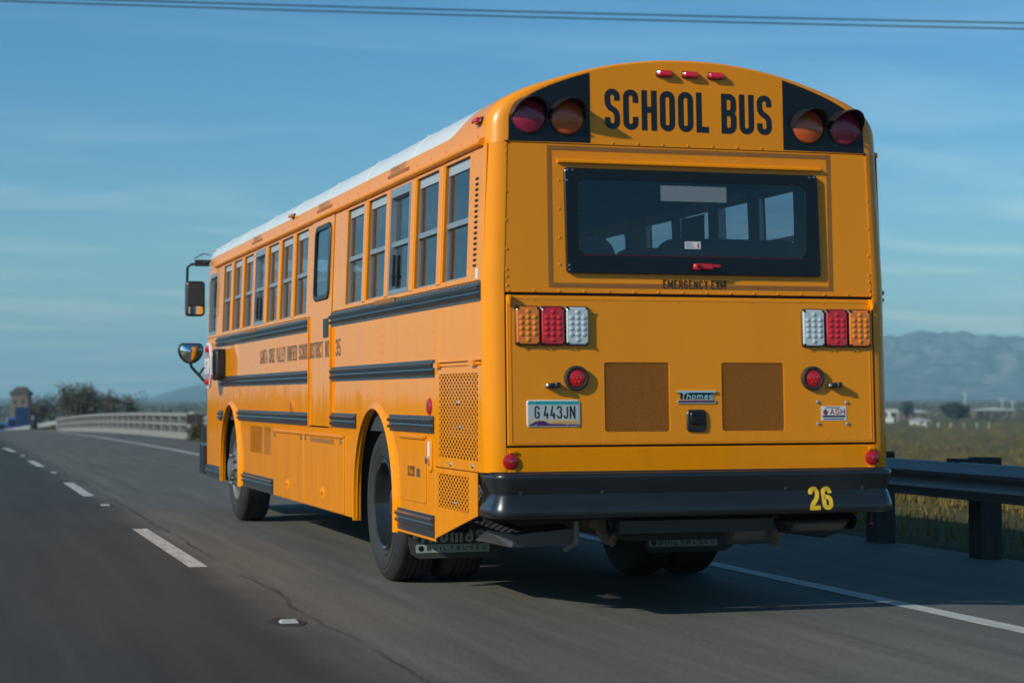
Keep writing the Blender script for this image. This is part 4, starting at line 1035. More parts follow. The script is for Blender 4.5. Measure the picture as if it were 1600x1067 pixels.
# mirrors at the front left corner
b = MB(); b.tube([(-1.10, 11.75, 2.80), (-1.22, 11.92, 2.775), (-1.33, 12.0, 2.765), (-1.372, 12.02, 2.73), (-1.375, 12.02, 2.56)], .016, 8)
b.box((-1.30, 11.88, 2.74), (-1.14, 11.96, 2.81)); b.tube([(-1.15, 11.8, 2.86), (-1.2, 11.95, 2.885), (-1.30, 11.98, 2.83)], .006, 6); ar = b.build('mirror_arm', 'black_plastic', BUS)
mpm = lambda u, v, h: (u, 11.98-h, v)
b = MB(); b.prism(rrect(-1.392, 2.175, -1.180, 2.572, .04), -.10, .035, mpm, bevel=.02); mh = b.build('mirror', 'black_plastic', BUS, 'tall black flat mirror at the front left corner')
b = MB(); b.prism(rrect(-1.372, 2.305, -1.200, 2.548, .02), .034, .0365, mpm); b.build('mirror_glass', 'interior_dark', mh)
b = MB(); b.prism(rrect(-1.368, 2.195, -1.204, 2.285, .02), .034, .037, mpm); b.build('mirror_glass', 'mirror_glass', mh)
b = MB(); b.tube([(-1.335, 12.02, 1.66), (-1.325, 12.02, 1.60), (-1.15, 11.98, 1.40), (-1.14, 11.9, 1.20)], .018, 8); b.tube([(-1.245, 12.0, 1.50), (-1.20, 11.95, 1.58), (-1.12, 11.85, 1.62)], .012, 8); b.build('mirror_arm', 'black_plastic', BUS)
# convex lower mirror: D-shaped head facing back
Dp = [(-1.475, 1.80), (-1.462, 1.850), (-1.43, 1.868), (-1.24, 1.868), (-1.208, 1.850), (-1.195, 1.80)]+[(-1.335+.14*math.cos(rad(-10-160*i/10)), 1.80+.165*math.sin(rad(-10-160*i/10))) for i in range(11)]
b = MB(); b.prism(list(reversed(Dp)), -.09, .02, mpm, bevel=.006); cm = b.build('mirror', 'black_plastic', BUS, 'rounded convex mirror on a bent arm at the front left corner')
b = MB(); inn = offset_poly(Dp, .016); cc = Vector((-1.335, 1.765)); rws = []
for t in (1, .8, .55, .3, .06):
    rws.append([mpm(cc.x+(p[0]-cc.x)*t, cc.y+(p[1]-cc.y)*t, .022+.055*(1-t*t)) for p in inn])
b.grid(rws, close=True); b.build('mirror_glass', 'mirror_glass', cm, sharp=80)

# ---------------- wheels
def wheel(y, s, front=False):
    R_, X0 = .522, 1.165; parts = [(X0, .28)] if front else [(X0, .275), (X0-.345, .275)]
    w = None
    for k, (xo, wd) in enumerate(parts):
        prof = [(.300, .02), (.335, .002), (.352, -.006), (.356, -.001), (.39, -.010), (.394, -.014), (.436, -.014), (.440, -.009), (.462, -.006), (.466, -.010), (.482, .0), (.505, .016), (.517, .035)]
        for q in range(5):
            h0 = .045+(wd-.09)*q/5; h1 = .045+(wd-.09)*(q+1)/5-.011
            prof += [(R_, h0), (R_, h1), (R_-.011, h1+.002), (R_-.011, h1+.009)]
        prof += [(R_, wd-.045), (.517, wd-.035), (.505, wd-.016), (.482, wd), (.39, wd+.01), (.335, wd), (.300, wd-.02)]
        b = MB(); b.lathe(prof, (s*xo, y, R_), (-s, 0, 0), 56)
        t = b.build('wheel' if k == 0 else 'inner_tyre', 'tyre_rubber', BUS if k == 0 else w, sharp=28)
        if k == 0: w = t
    b = MB()
    rim = [(.302, .018), (.312, .006), (.300, -.002), (.286, .006), (.276, .05), (.262, .12), (.235, .155), (.17, .165), (.165, .13), (.11, .11), (.105, .06), (.06, .05), (.0005, .05)] if not front else [(.302, .018), (.312, .006), (.300, -.002), (.286, .006), (.276, .02), (.255, .03), (.235, .02), (.18, -.015), (.12, -.03), (.11, -.075), (.06, -.085), (.0005, -.085)]
    b.lathe(rim, (s*X0, y, R_), (-s, 0, 0), 48); b.build('rim', 'rim_black' if not front else 'steel_grey', w)
    b = MB()
    for i in range(10):
        a = 2*math.pi*i/10; r0 = .205 if not front else .145; h = .150 if not front else -.03
        c = Vector((s*(X0-h), y+r0*math.cos(a), R_+r0*math.sin(a))); b.lathe([(.017, 0), (.017, .03), (.010, .036), (.0005, .036)], c, (s, 0, 0), 6)
    b.build('wheel_nuts', 'steel_grey', w, kind='stuff')
for s in (-1, 1): wheel(2.83, s); wheel(9.62, s, True)

# ---------------- underbody
b = MB(); b.box((-1.17, .25, 1.02), (1.17, 11.4, 1.10)); b.build('floor', 'interior_dark', BUS)
for x in (-.43, .43):
    b = MB(); b.box((x-.04, .12, .60), (x+.04, 11.5, .86)); b.build('chassis_rail', 'underbody', BUS)
b = MB(); b.tube([(-.95, 2.83, .52), (.95, 2.83, .52)], .10, 14); b.lathe([(.0005, -.3), (.14, -.26), (.22, -.1), (.24, 0), (.22, .1), (.14, .26), (.0005, .3)], (0, 2.83, .52), (0, 1, 0), 20); b.build('rear_axle', 'red_oxide', BUS)
b = MB(); b.tube([(-.95, 9.62, .50), (.95, 9.62, .50)], .07, 12); b.build('front_axle', 'underbody', BUS)
b = MB(); b.tube([(0, 2.9, .55), (0, 8.0, .7)], .055, 12); b.build('drive_shaft', 'underbody', BUS)
b = MB(); b.prism(rrect(-.36, .42, .36, .92, .08), .4, 2.0, lambda u, v, h: (u, h, v), bevel=.04); b.build('engine_block', 'underbody', BUS)
b = MB(); b.box((-.36, .28, .485), (.60, .36, .545)); b.box((-.36, .30, .47), (.60, .45, .486)); b.build('engine_crossmember', 'rail_black', BUS)
b = MB(); b.prism([(-.92, .525), (-.36, .56), (-.36, .60), (-1.10, .60)], .35, .9, lambda u, v, h: (u, h, v)); b.build('oil_pan_guard', 'underbody', BUS)
b = MB(); b.add([(-1.10, .45, .50), (-.94, .40, .47), (-.965, .42, .40), (-1.12, .62, .43)], [(0, 1, 2, 3)]); b.add([(-.94, .40, .47), (-.58, .42, .50), (-.60, .45, .40), (-.965, .42, .40)], [(0, 1, 2, 3)])
b.add([(-1.10, .45, .50), (-.94, .40, .47), (-.58, .42, .50), (-.58, .9, .52), (-1.1, .9, .52)], [(0, 1, 2, 3, 4)]); b.build('splash_shield', 'grey_sheet', BUS, sharp=0)
b = MB(); b.tube([(-.60, .42, .60), (-.58, .40, .56), (-.575, .42, .42), (-.60, .55, .37)], .018, 8); b.build('hose', 'steel_grey', BUS)
b = MB(); b.tube([(-.45, .5, .60), (-.42, .45, .50), (-.36, .5, .43), (-.28, .7, .42)], .035, 10); b.tube([(-.36, .45, .56), (-.33, .42, .47), (-.33, .5, .40)], .022, 8); b.box((-.50, .4, .50), (-.40, .52, .55)); b.build('brake_pipe', 'rust_metal', BUS)
b = MB(); b.lathe([(.0005, 0), (.09, .01), (.10, .1), (.09, .3), (.0005, .32)], (.42, .55, .47), (1, 0, 0), 18); b.build('air_tank', 'steel_grey', BUS)
b = MB(); b.tube([(.2, 1.6, .55), (.7, 1.2, .50), (.95, .7, .55), (1.0, .5, .54), (1.06, .22, .52)], .050, 14, caps=False); b.tube([(.95, .72, .55), (1.0, .5, .54), (1.06, .23, .52)], .045, 14, caps=False); b.build('tailpipe', 'underbody', BUS)
b = MB(); b.prism([(.62, .53), (1.05, .53), (.98, .46), (.88, .425), (.70, .45)], .2, .5, lambda u, v, h: (u, h, v)); b.build('tailpipe_bracket', 'underbody', BUS)
b = MB(); b.box((.645, .42, .36), (.69, .44, .55)); b.build('strap', 'rust_metal', BUS)
b = MB(); b.box((1.18, .2, .50), (1.20, .24, .57)); b.build('bracket', 'underbody', BUS)
for s in (-1, 1):
    mpf = lambda u, v, h: (s*u, 2.17-h, v)
    b = MB(); b.prism([(.50, .60), (.50, .215), (.56, .20), (1.08, .20), (1.13, .23), (1.145, .29), (1.145, .60)], 0, .010, mpf); f_ = b.build('mud_flap', 'flap_rubber', BUS)
    mpl = lambda u, v, h: (u, 2.17-h, v)
    c0 = -1.10 if s < 0 else .52
    b = MB(); b.prism(rrect(c0, .238, c0+.50, .292, .008), .0105, .0118, mpl, [list(reversed(rrect(c0+.006, .244, c0+.494, .286, .004)))]); b.prism(rrect(c0+.007, .245, c0+.493, .285, .003), .0105, .0112, mpl); b.build('flap_label', 'flap_white', f_)
    lettering('BUILT BUSES', c0+.075, c0+.475, .252, .278, .19, mpl, .0118, gap=.75, space=.9).build('lettering', 'letter_black', f_)
    b = MB(); b.prism(circle(c0+.036, .265, .019, 16), .0118, .0124, mpl); b.build('flap_emblem', 'letter_black', f_)
    lettering('Thomas', c0+.02, c0+.46, .302, .420, .17, mpl, .0105, gap=.28).build('lettering', 'flap_white', f_)
    b = MB(); b.dome((s*1.10, .345), .02, mpl, base=.010, n=10, hgt=.25); b.build('bolt', 'flap_white', f_)

# ---------------- interior seen through the glass
b = MB(); b.box((-1.10, .3, 2.80), (1.10, 11.3, 2.81)); b.build('ceiling', 'interior_dark', BUS)
for s in (-1, 1):
    b = MB(); b.box((s*1.165, .2, 1.10), (s*1.175, 11.3, 1.90)); b.box((s*1.13, .2, 2.645), (s*1.14, 11.3, 2.80))
    b.build('wall_lining', 'interior_dark', BUS)
    for (a, c), (a2, c2) in list(zip(WIN_R, WIN_R[1:]))+list(zip(WIN_F, WIN_F[1:])):
        b = MB(); b.box((s*1.14, c+.01, 1.90), (s*1.155, a2-.01, 2.65)); b.build('wall_lining', 'interior_grey', BUS)
def seat():
    b = MB(); prof = rrect(-.49, 1.50, .49, 2.23, .13, 5); b.prism(prof, 0, .11, lambda u, v, h: (u, h, v), bevel=.03); o = b.build('seat', 'seat_vinyl', BUS)
    c = MB(); c.prism(rrect(-.49, 1.42, .49, 1.56, .05), 0, .46, lambda u, v, h: (u, h+.11, v), bevel=.02); c.build('cushion', 'seat_vinyl', o)
    d = MB()
    for x in (-.42, .36): d.box((x, .08, 1.10), (x+.04, .12, 1.45)); d.box((x, .40, 1.10), (x+.04, .44, 1.45))
    d.build('frame', 'steel_grey', o); return o
s0 = seat(); first = True
for i in range(12):
    for x in (-.63, .63):
        if i == 4 and x < 0: continue
        y = .95+.80*i
        if first: s0.location = (x, y, 0); first = False; continue
        q = s0.copy(); COL.objects.link(q); q.parent = BUS; q.location = (x, y, 0)
        for ch in s0.children: k = ch.copy(); COL.objects.link(k); k.parent = q
b = MB(); b.box((-.62, .32, 1.10), (1.16, .55, 1.70)); b.build('rear_bench_box', 'interior_dark', BUS)
b = MB(); b.tube([(-.30, 6.6, 2.90), (-.30, 7.7, 2.90)], .03, 8); b.build('sky_slit_strip', 'sky_slit_glow', BUS)  # added glowing strip in place of a slit of sky
b = MB(); b.box((1.12, 2.62, 2.33), (1.125, 3.05, 2.55)); b.build('window_poster', 'interior_grey', BUS)

# ------------------------------------------------------------------ guardrail beside the bus
def w_profile():
    return [(.155, 0), (.150, .018), (.120, .030), (.095, .060), (.070, .080), (.045, .070), (.015, .022), (0, .012), (-.015, .022), (-.045, .070), (-.070, .080), (-.095, .060), (-.120, .030), (-.150, .018), (-.155, 0)]
def w_beam(pts, zc, name, m, parent):
    """pts: ground points along the rail; beam faces the road (towards -x)"""
    rows = []
    for i, (x, y, z) in enumerate(pts):
        rows.append([(x-h, y, z+zc+v) for v, h in w_profile()]+[(x-h+.012, y, z+zc+v) for v, h in reversed(w_profile())])
    b = MB(); b.grid(rows, close=True); return b.build(name, m, parent, sharp=35)
GR = thing('guardrail', 'dark steel guardrail on wooden posts to the right of the bus', 'guardrail', road_pt(4.1, 4.35))
def gr_local(y): p = road_pt(4.1, y); q = GR.location; return (p[0]-q.x, p[1]-q.y, p[2]-q.z)
for k in range(-3, 12):
    y0 = 2.44+3.81*k
    w_beam([gr_local(y0+.002+3.806*i/3) for i in range(4)], .65, 'rail_beam', 'galvanised', GR)
for k in range(-7, 26):
    y = 4.45+1.905*k; x, yy, z = gr_local(y); b = MB()
    b.box((x+.21, yy-.10, z-1.1), (x+.41, yy+.10, z+.84)); b.build('post', 'wood_post', GR)
    b = MB(); b.box((x+.004, yy-.10, z+.52), (x+.206, yy+.10, z+.83)); b.build('blockout', 'wood_post', GR)

# concrete bridge railing ahead on the right
BRL = thing('bridge_railing', 'pale concrete bridge railing with two rails far ahead to the left of the bus', 'railing', road_pt(4.72, 54))
def br(x, y, z=0):
    o = 4.72-.25*max(0, min(1, (y-54)/60)); p = road_pt(x+o, y); q = BRL.location; return Vector((p[0]-q.x, p[1]-q.y, p[2]-q.z+z+.04))
def br_beam(y0, y1, x0, x1, z0, z1, name, n=24):
    rows = []
    for i in range(n+1):
        y = y0+(y1-y0)*i/n; rows.append([br(x0, y, z0), br(x1, y, z0), br(x1, y, z1), br(x0, y, z1)])
    b = MB(); b.grid(rows, close=True); b.f += [(0, 1, 2, 3), tuple(range(4*n, 4*n+4))]; return b.build(name, 'concrete', BRL, sharp=20)
br_beam(54.3, 114, -.12, .30, -.1, .175, 'kerb'); br_beam(54.3, 114, -.07, .12, .41, .485, 'lower_rail'); br_beam(54.3, 114, -.09, .16, .73, .84, 'upper_rail')
for k in range(27):
    y = 55.4+2.2*k; b = MB(); rows = [[br(-.05, y-.11, z), br(.14, y-.11, z), br(.14, y+.11, z), br(-.05, y+.11, z)] for z in (.165, .74)]
    b.grid(rows, close=True); b.build('baluster', 'concrete', BRL, sharp=20)
for y in (53.9, 114.3):
    b = MB(); rows = [[br(-.2, y-.5, z), br(.3, y-.5, z), br(.3, y+.5, z), br(-.2, y+.5, z)] for z in (-.1, .90)]
    b.grid(rows, close=True); b.f += [(4, 5, 6, 7)]; b.build('end_block', 'concrete', BRL, sharp=20)
GF = thing('guardrail', 'pale metal guardrail curving away beyond the end of the concrete railing', 'guardrail', road_pt(4.3, 115))
def gf(y): p = road_pt(4.35, y); q = GF.location; return (p[0]-q.x, p[1]-q.y, p[2]-q.z)
for k in range(16): w_beam([gf(115.5+5*k+4.99*i/2) for i in range(3)], .60, 'rail_beam', 'galvanised_far', GF)
for k in range(40):
    x, y, z = gf(116+2*k); b = MB(); b.box((x+.02, y-.08, z-.4), (x+.2, y+.08, z+.72)); b.build('post', 'wood_post', GF)
# dark cushion at the end of that rail
TP = thing('marker_post', 'dark stubby post with a pale cap standing in front of the far guardrail', 'post', road_pt(3.95, 133))
b = MB(); b.lathe([(.0005, 1.0), (.2, .98), (.26, .9), (.27, .1), (.24, 0)], (0, 0, 0), (0, 0, 1), 14); b.build('drum', 'black_plastic', TP)
b = MB(); b.lathe([(.0005, 1.30), (.10, 1.28), (.15, 1.15), (.16, 1.01)], (0, 0, 0), (0, 0, 1), 14); b.build('cap', 'grey_sheet', TP)

# raised pavement markers between the lane dashes
for i, (y, lab) in enumerate(((.55, 'nearest small white reflective road marker, on the lane joint by the bus shadow'), (12.75, 'small white road marker between two lane dashes beside the rear half of the bus'), (22.9, 'small white road marker on the lane joint level with the front of the bus'), (32.6, 'far small white road marker between the last lane dashes'))):
    b = MB(); x = -2.22; h = .018
    b.add([(-.05, -.05, 0), (.05, -.05, 0), (.05, .05, 0), (-.05, .05, 0), (-.04, -.02, h), (.04, -.02, h), (.04, .02, h), (-.04, .02, h)], [(0, 1, 5, 4), (1, 2, 6, 5), (2, 3, 7, 6), (3, 0, 4, 7), (4, 5, 6, 7)])
    r_ = thing('pavement_marker', lab, 'road marker', road_pt(x, y, .003), 'raised markers along the lane line'); b.build('reflector_body', 'marker_white', r_, sharp=0)
    b = MB(); b.prism([(-.07, -.13), (.05, -.16), (.10, -.02), (.07, .20), (-.02, .26), (-.09, .14), (-.11, 0)], -.002, .0008); b.build('patch', 'underbody', r_)

# ------------------------------------------------------------------ overhead cables
def cable(name, lab, a, c, r=.022):
    a, c = Vector(a), Vector(c); pts = []
    for i in range(41):
        t = i/40; p = a.lerp(c, t); p.z -= 4*.6*t*(1-t); pts.append(p)
    b = MB(); b.tube(pts, r, 6); o = b.build(name, 'cable'); tag(o, lab, 'power line', 'overhead cables')
def cam_ray(px, py, depth):
    return CAM+depth*(_f+_r*((px-800)/3039.87)+_u*((533.5-py)/3039.87))
# real spans that cross the road 58 m ahead of the camera
for dz, lab, dz2 in ((0.02, 'upper of the two thin power cables crossing the sky', 0.0), (-.12, 'lower of the two thin power cables crossing the sky', -.18)):
    A = Vector((-2.28, 51.47, 13.58+dz)); B = Vector((28.0, 42.52, 12.71+dz2)); d = B-A
    cable('power_line', lab, A-d*1.2+Vector((0, 0, .55)), B+d*1.2+Vector((0, 0, .55)))

# ------------------------------------------------------------------ trees and shrubs
def make_tree(name, lab, cat, x, y, h, spread, seed, leaf, n_leaf, leaf_size=.16, bare=.5, group=None, z=None, tw=.9):
    rng = random.Random(seed); zb_ = ground_z(x, y)-.1 if z is None else z
    root = thing(name, lab, cat, (x, y, zb_), group); tb = MB(); tips = []
    def branch(p, d, ln, r, lev):
        pts = [p]; q = p.copy(); dd = d.copy(); n = 4
        for i in range(n):
            dd = (dd+Vector((rng.uniform(-.28, .28), rng.uniform(-.28, .28), rng.uniform(-.08, .22)))).normalized(); q = q+dd*ln/n; pts.append(q.copy())
        tb.tube(pts, [r*(1-.55*i/n) for i in range(n+1)], 5 if lev < 2 else 3, caps=False)
        if lev >= 4 or r < .006: tips.extend(pts[2:]); return
        if lev >= 2: tips.extend(pts[2:])
        for k in range(rng.choice((3, 3, 4)) if lev else 5):
            a = rng.uniform(0, 6.283); t = rng.uniform(.45, 1); b0 = pts[0].lerp(pts[-1], t) if t < .98 else pts[-1]; b0 = pts[min(n, int(t*n+.5))]
            nd = (dd*.65+Vector((math.cos(a)*spread, math.sin(a)*spread, rng.uniform(-.1, .55)))).normalized()
            branch(b0, nd, ln*rng.uniform(.58, .80), r*.52, lev+1)
    for k in range(rng.choice((2, 3))):
        a = rng.uniform(0, 6.28); branch(Vector((rng.uniform(-.2, .2), rng.uniform(-.2, .2), 0)), Vector((math.cos(a)*.45, math.sin(a)*.45, 1)).normalized(), h*.36, h*.022, 0)
    mz = max(t.z for t in tips); k = h/mz
    tb.v = [(p[0], p[1], p[2]*k) for p in tb.v]; tb.build('trunk', 'bark', root, sharp=60, recalc=False)
    lb = MB()
    for i in range(n_leaf):
        t = rng.choice(tips); c = Vector((t.x, t.y, t.z*k))+Vector((rng.gauss(0, .16), rng.gauss(0, .16), rng.gauss(0, .13)))*tw
        if c.z < .15: continue
        s = leaf_size*rng.uniform(.5, 1.4); u = Vector((rng.uniform(-1, 1), rng.uniform(-1, 1), rng.uniform(-.6, 1))).normalized(); v = u.cross(Vector((rng.uniform(-1, 1), rng.uniform(-1, 1), rng.uniform(-1, 1)))).normalized()
        lb.add([c-u*s*.5, c+v*s*.22, c+u*s*.6, c-v*s*.22], [(0, 1, 2, 3)])
    lb.build('crown', leaf, root, sharp=0, recalc=False); return root
G = 'trees beyond the concrete railing'
make_tree('desert_tree', 'leaning sparse bare-branched tree nearest the brown tower', 'tree', 4.9, 158, 3.7, 1.1, 11, 'leaf_grey', 800, .22, group=G)
make_tree('desert_tree', 'tall dense olive tree, leftmost of the big crowns behind the concrete railing', 'tree', 6.5, 152, 4.6, 1.2, 12, 'leaf_olive', 1700, .22, group=G)
make_tree('desert_tree', 'tallest dense tree in the middle of the row behind the railing', 'tree', 8.0, 156, 4.6, 1.2, 13, 'leaf_olive', 1700, .22, group=G)
make_tree('desert_tree', 'round greyish tree right of the middle of the row', 'tree', 9.9, 150, 4.3, 1.2, 14, 'leaf_grey', 1500, .22, group=G)
make_tree('desert_tree', 'small low tree at the right end of the row, before the blue mountain', 'tree', 13.0, 160, 3.3, 1.2, 15, 'leaf_grey', 900, .22, group=G)
make_tree('desert_tree', 'low tree with bare twigs between the round tree and the last one', 'tree', 11.6, 166, 4.0, 1.1, 16, 'leaf_olive', 900, .22, group=G)
rng = random.Random(5)
def make_shrub(name, lab, x, y, r, h, leaf, n, seed, group=None, z=None, ls=.09):
    rg = random.Random(seed); zb_ = ground_z(x, y) if z is None else z; root = thing(name, lab, 'shrub', (x, y, zb_), group)
    st = MB(); lb = MB()
    for i in range(9):
        a = rg.uniform(0, 6.28); e = Vector((math.cos(a)*r*.7, math.sin(a)*r*.7, h*rg.uniform(.6, .95))); st.tube([(0, 0, -.1), e*.5+Vector((0, 0, .08*h)), e], [.02, .012, .004], 4, caps=False)
    st.build('stem', 'bark', root, recalc=False)
    for i in range(n):
        a = rg.uniform(0, 6.28); q = rg.random()**.5; zz_ = rg.random()**.8; c = Vector((math.cos(a)*r*q*(1-.55*zz_), math.sin(a)*r*q*(1-.55*zz_), zz_*h))
        s = ls*rg.uniform(.5, 1.5); u = Vector((rg.uniform(-1, 1), rg.uniform(-1, 1), rg.uniform(-.3, 1))).normalized(); v = u.cross(Vector((rg.uniform(-1, 1), rg.uniform(-1, 1), rg.uniform(-1, 1)))).normalized()
        lb.add([c-u*s*.5, c+v*s*.25, c+u*s*.6, c-v*s*.25], [(0, 1, 2, 3)])
    lb.build('foliage', leaf, root, sharp=0, recalc=False); return root
p = road_pt(4.35, 51.5); make_shrub('shrub', 'dark green shrub in front of the near end block of the concrete railing', p[0], p[1], .42, .62, 'leaf_olive', 900, 21, z=p[2]-.1)
p = road_pt(4.35, 116.5); make_shrub('shrub', 'yellowish weeds at the far end block of the concrete railing', p[0], p[1], .6, .6, 'scrub_yellow', 500, 22, z=p[2]-.1)

# scrub covering the field to the right, too dense to count
def scrub(name, m, seed, n, ymin, ymax):
    rg = random.Random(seed); b = MB()
    for i in range(n):
        y = ymin*((ymax/ymin)**rg.random()); ang = rg.uniform(.38, .60); x = -4.1+y*math.tan(ang); y -= 10
        if x-shift(min(y, 300)) < 9.5: continue
        z = ground_z(x, y); R0 = rg.uniform(.30, .7)*(1+y/260); H0 = R0*rg.uniform(.5, 1.0)
        for k in range(44):
            a = rg.uniform(0, 6.28); q = rg.random()**.5*R0; zz_ = rg.random()*H0*(1-.5*q/R0); c = Vector((x+math.cos(a)*q, y+math.sin(a)*q, z+zz_)); s = R0*.20*rg.uniform(.5, 1.5)
            u = Vector((rg.uniform(-.6, .6), rg.uniform(-.6, .6), 1)).normalized(); v = u.cross(Vector((rg.uniform(-1, 1), rg.uniform(-1, 1), .01))).normalized()
            b.add([c-u*s*.5, c+v*s*.14, c+u*s*1.1, c-v*s*.14], [(0, 1, 2, 3)])
    b.build(name, m, kind='stuff', sharp=0, recalc=False)
scrub('field_scrub', 'scrub_yellow', 31, 2600, 16, 420); scrub('field_scrub', 'scrub_olive', 32, 2200, 16, 520)
def verge():
    rg = random.Random(36); b = MB()
    for i in range(9000):
        y = rg.uniform(-6, 48); d = rg.uniform(4.75, 10.5); x = d+shift(y); z = ground_z(x, y)+.10*(d < 5); h = rg.uniform(.05, .22); a = rg.uniform(0, 6.28); w = .012
        dx_, dy_ = math.cos(a), math.sin(a); lx, ly = rg.uniform(-.08, .08), rg.uniform(-.08, .08)
        b.add([(x-dx_*w, y-dy_*w, z-.02), (x+dx_*w, y+dy_*w, z-.02), (x+lx, y+ly, z+h)], [(0, 1, 2)])
    b.build('verge_grass', 'scrub_yellow', kind='stuff', sharp=0, recalc=False)
verge()
# dark thicket belts far out on the plain
def thicket(name, seed, n, y0, y1, a0, a1, hmin, hmax, m):
    rg = random.Random(seed); b = MB()
    for i in range(n):
        dist = rg.uniform(y0, y1); ang = rg.uniform(a0, a1); x = CAM.x+dist*math.sin(ang); y = CAM.y+dist*math.cos(ang); z = ground_z(x, y); H0 = rg.uniform(hmin, hmax); R0 = H0*rg.uniform(.8, 1.8)
        for k in range(16):
            a = rg.uniform(0, 6.28); q = rg.random()**.5*R0; c = Vector((x+math.cos(a)*q, y+math.sin(a)*q, z+rg.random()*H0*.9*(1-.4*q/R0))); s = H0*.45*rg.uniform(.5, 1.2)
            u = Vector((rg.uniform(-1, 1), rg.uniform(-1, 1), rg.uniform(-.5, 1))).normalized(); v = u.cross(Vector((rg.uniform(-1, 1), rg.uniform(-1, 1), rg.uniform(-1, 1)))).normalized()
            b.add([c-u*s*.5, c+v*s*.4, c+u*s*.6, c-v*s*.4], [(0, 1, 2, 3)])
    b.build(name, m, kind='stuff', sharp=0, recalc=False)
thicket('distant_thicket', 41, 1500, 620, 1900, -.05, .75, 1.6, 4.2, 'leaf_grey')
thicket('roadside_thicket', 43, 420, 120, 420, -.60, -.03, 2.2, 5.0, 'leaf_dark')
thicket('distant_thicket', 42, 700, 560, 1400, -.05, .75, 1.5, 3.5, 'leaf_dark')

# ------------------------------------------------------------------ far buildings, poles and vehicles
def far(px, depth):
    q = cam_ray(px, 619, depth); return q.x, q.y
YAWR = math.atan2(-math.sin(YAW), math.cos(YAW))
def house(lab, px, depth, w, d, h, wall, roof, rotz=0.0, gable=.6, wins=3, group=None, cat='building', name='low_building'):
    x, y = far(px, depth); z = ground_z(x, y); r = thing(name, lab, cat, (x, y, z), group); r.rotation_euler = (0, 0, -YAW+rotz)
    b = MB(); b.box((-w/2, 0, -.5), (w/2, d, h)); b.build('wall', wall, r, sharp=20)
    b = MB(); b.prism([(-w/2-.3, h), (w/2+.3, h), (w/2+.3, h+.12), (0, h+gable), (-w/2-.3, h+.12)] if gable > .2 else [(-w/2-.2, h), (w/2+.2, h), (w/2+.2, h+.18), (-w/2-.2, h+.18)], -.3, d+.3, lambda u, v, q: (u, q, v)); b.build('roof', roof, r, sharp=20)
    for k in range(wins):
        u = -w/2+w*(k+.7)/(wins+.4); b = MB(); b.box((u-.45, -.03, h*.42), (u+.45, .02, h*.8)); f_ = b.build('window', 'window_dark', r)
        c = MB(); c.box((u-.52, -.05, h*.38), (u+.52, -.031, h*.42)); c.build('sill', 'roof_pale', f_)
    b = MB(); u = w/2-w*.14; b.box((u-.45, -.03, -.3), (u+.45, .02, h*.78)); b.build('door', 'roof_dark', r); return r
house('white block building cut off by the right edge of the bus', 1389, 520, 4.6, 8, 3.4, 'wall_white', 'wall_white', 0, .0, 2)
house('low pale-roofed shed just right of the white block building', 1428, 560, 8.5, 7, 2.3, 'wall_tan', 'roof_pale', 0, .9, 3)
house('long low pale-roofed building right of the dark round tree', 1556, 620, 12.5, 9, 2.4, 'wall_tan', 'roof_pale', 0, .8, 5)
house('tiny pale roofed building in front of the sheds', 1440, 470, 4.2, 4, 1.1, 'wall_white', 'roof_pale', 0, .5, 1)
x, y = far(1490, 480)
make_tree('desert_tree', 'dark round dense tree on the plain between the pale buildings', 'tree', x, y, 5.4, .95, 51, 'leaf_dark', 3800, .75, z=ground_z(x, y)-.3, tw=3.2)
x, y = far(1417, 540); make_tree('desert_tree', 'small dark tree on the plain behind the white building', 'tree', x, y, 6.0, .8, 52, 'leaf_dark', 900, .6, z=ground_z(x, y)-.3, tw=1.6)
def pole(px, depth, h, lab):
    x, y = far(px, depth); z = ground_z(x, y); r = thing('utility_pole', lab, 'pole', (x, y, z), 'poles out on the plain'); r.rotation_euler = (0, 0, -YAW)
    b = MB(); b.tube([(0, 0, 0), (0, 0, h)], [.22, .16], 8); b.build('shaft', 'roof_pale', r)
    b = MB(); b.box((-1.0, -.1, h-.7), (1.0, .1, h-.45)); b.build('crossarm', 'roof_pale', r)
    b = MB()
    for u in (-.85, .85): b.lathe([(.08, 0), (.1, .12), (.05, .28)], (u, 0, h-.45), (0, 0, 1), 8)
    b.build('insulators', 'sticker_white', r)
pole(1508, 640, 8.3, 'pale pole rising behind the dark round tree'); pole(1566, 660, 6.2, 'left one of the two pale poles by the long building'); pole(1582, 640, 5.6, 'right one of the two pale poles by the long building')
for k, px in enumerate((1447, 1466, 1485, 1506, 1526, 1545)):
    x, y = far(px, 430); z = ground_z(x, y); o = thing('fence_post', 'white post, %s of the six along the field edge' % ('leftmost', 'second from left', 'third from left', 'third from right', 'second from right', 'rightmost')[k], 'post', (x, y, z), 'white posts along the field edge')
    b = MB(); b.lathe([(.22, 0), (.22, 1.0), (.24, 1.02), (.24, 1.1), (.0005, 1.16)], (0, 0, 0), (0, 0, 1), 8); b.build('shaft', 'marker_white', o)
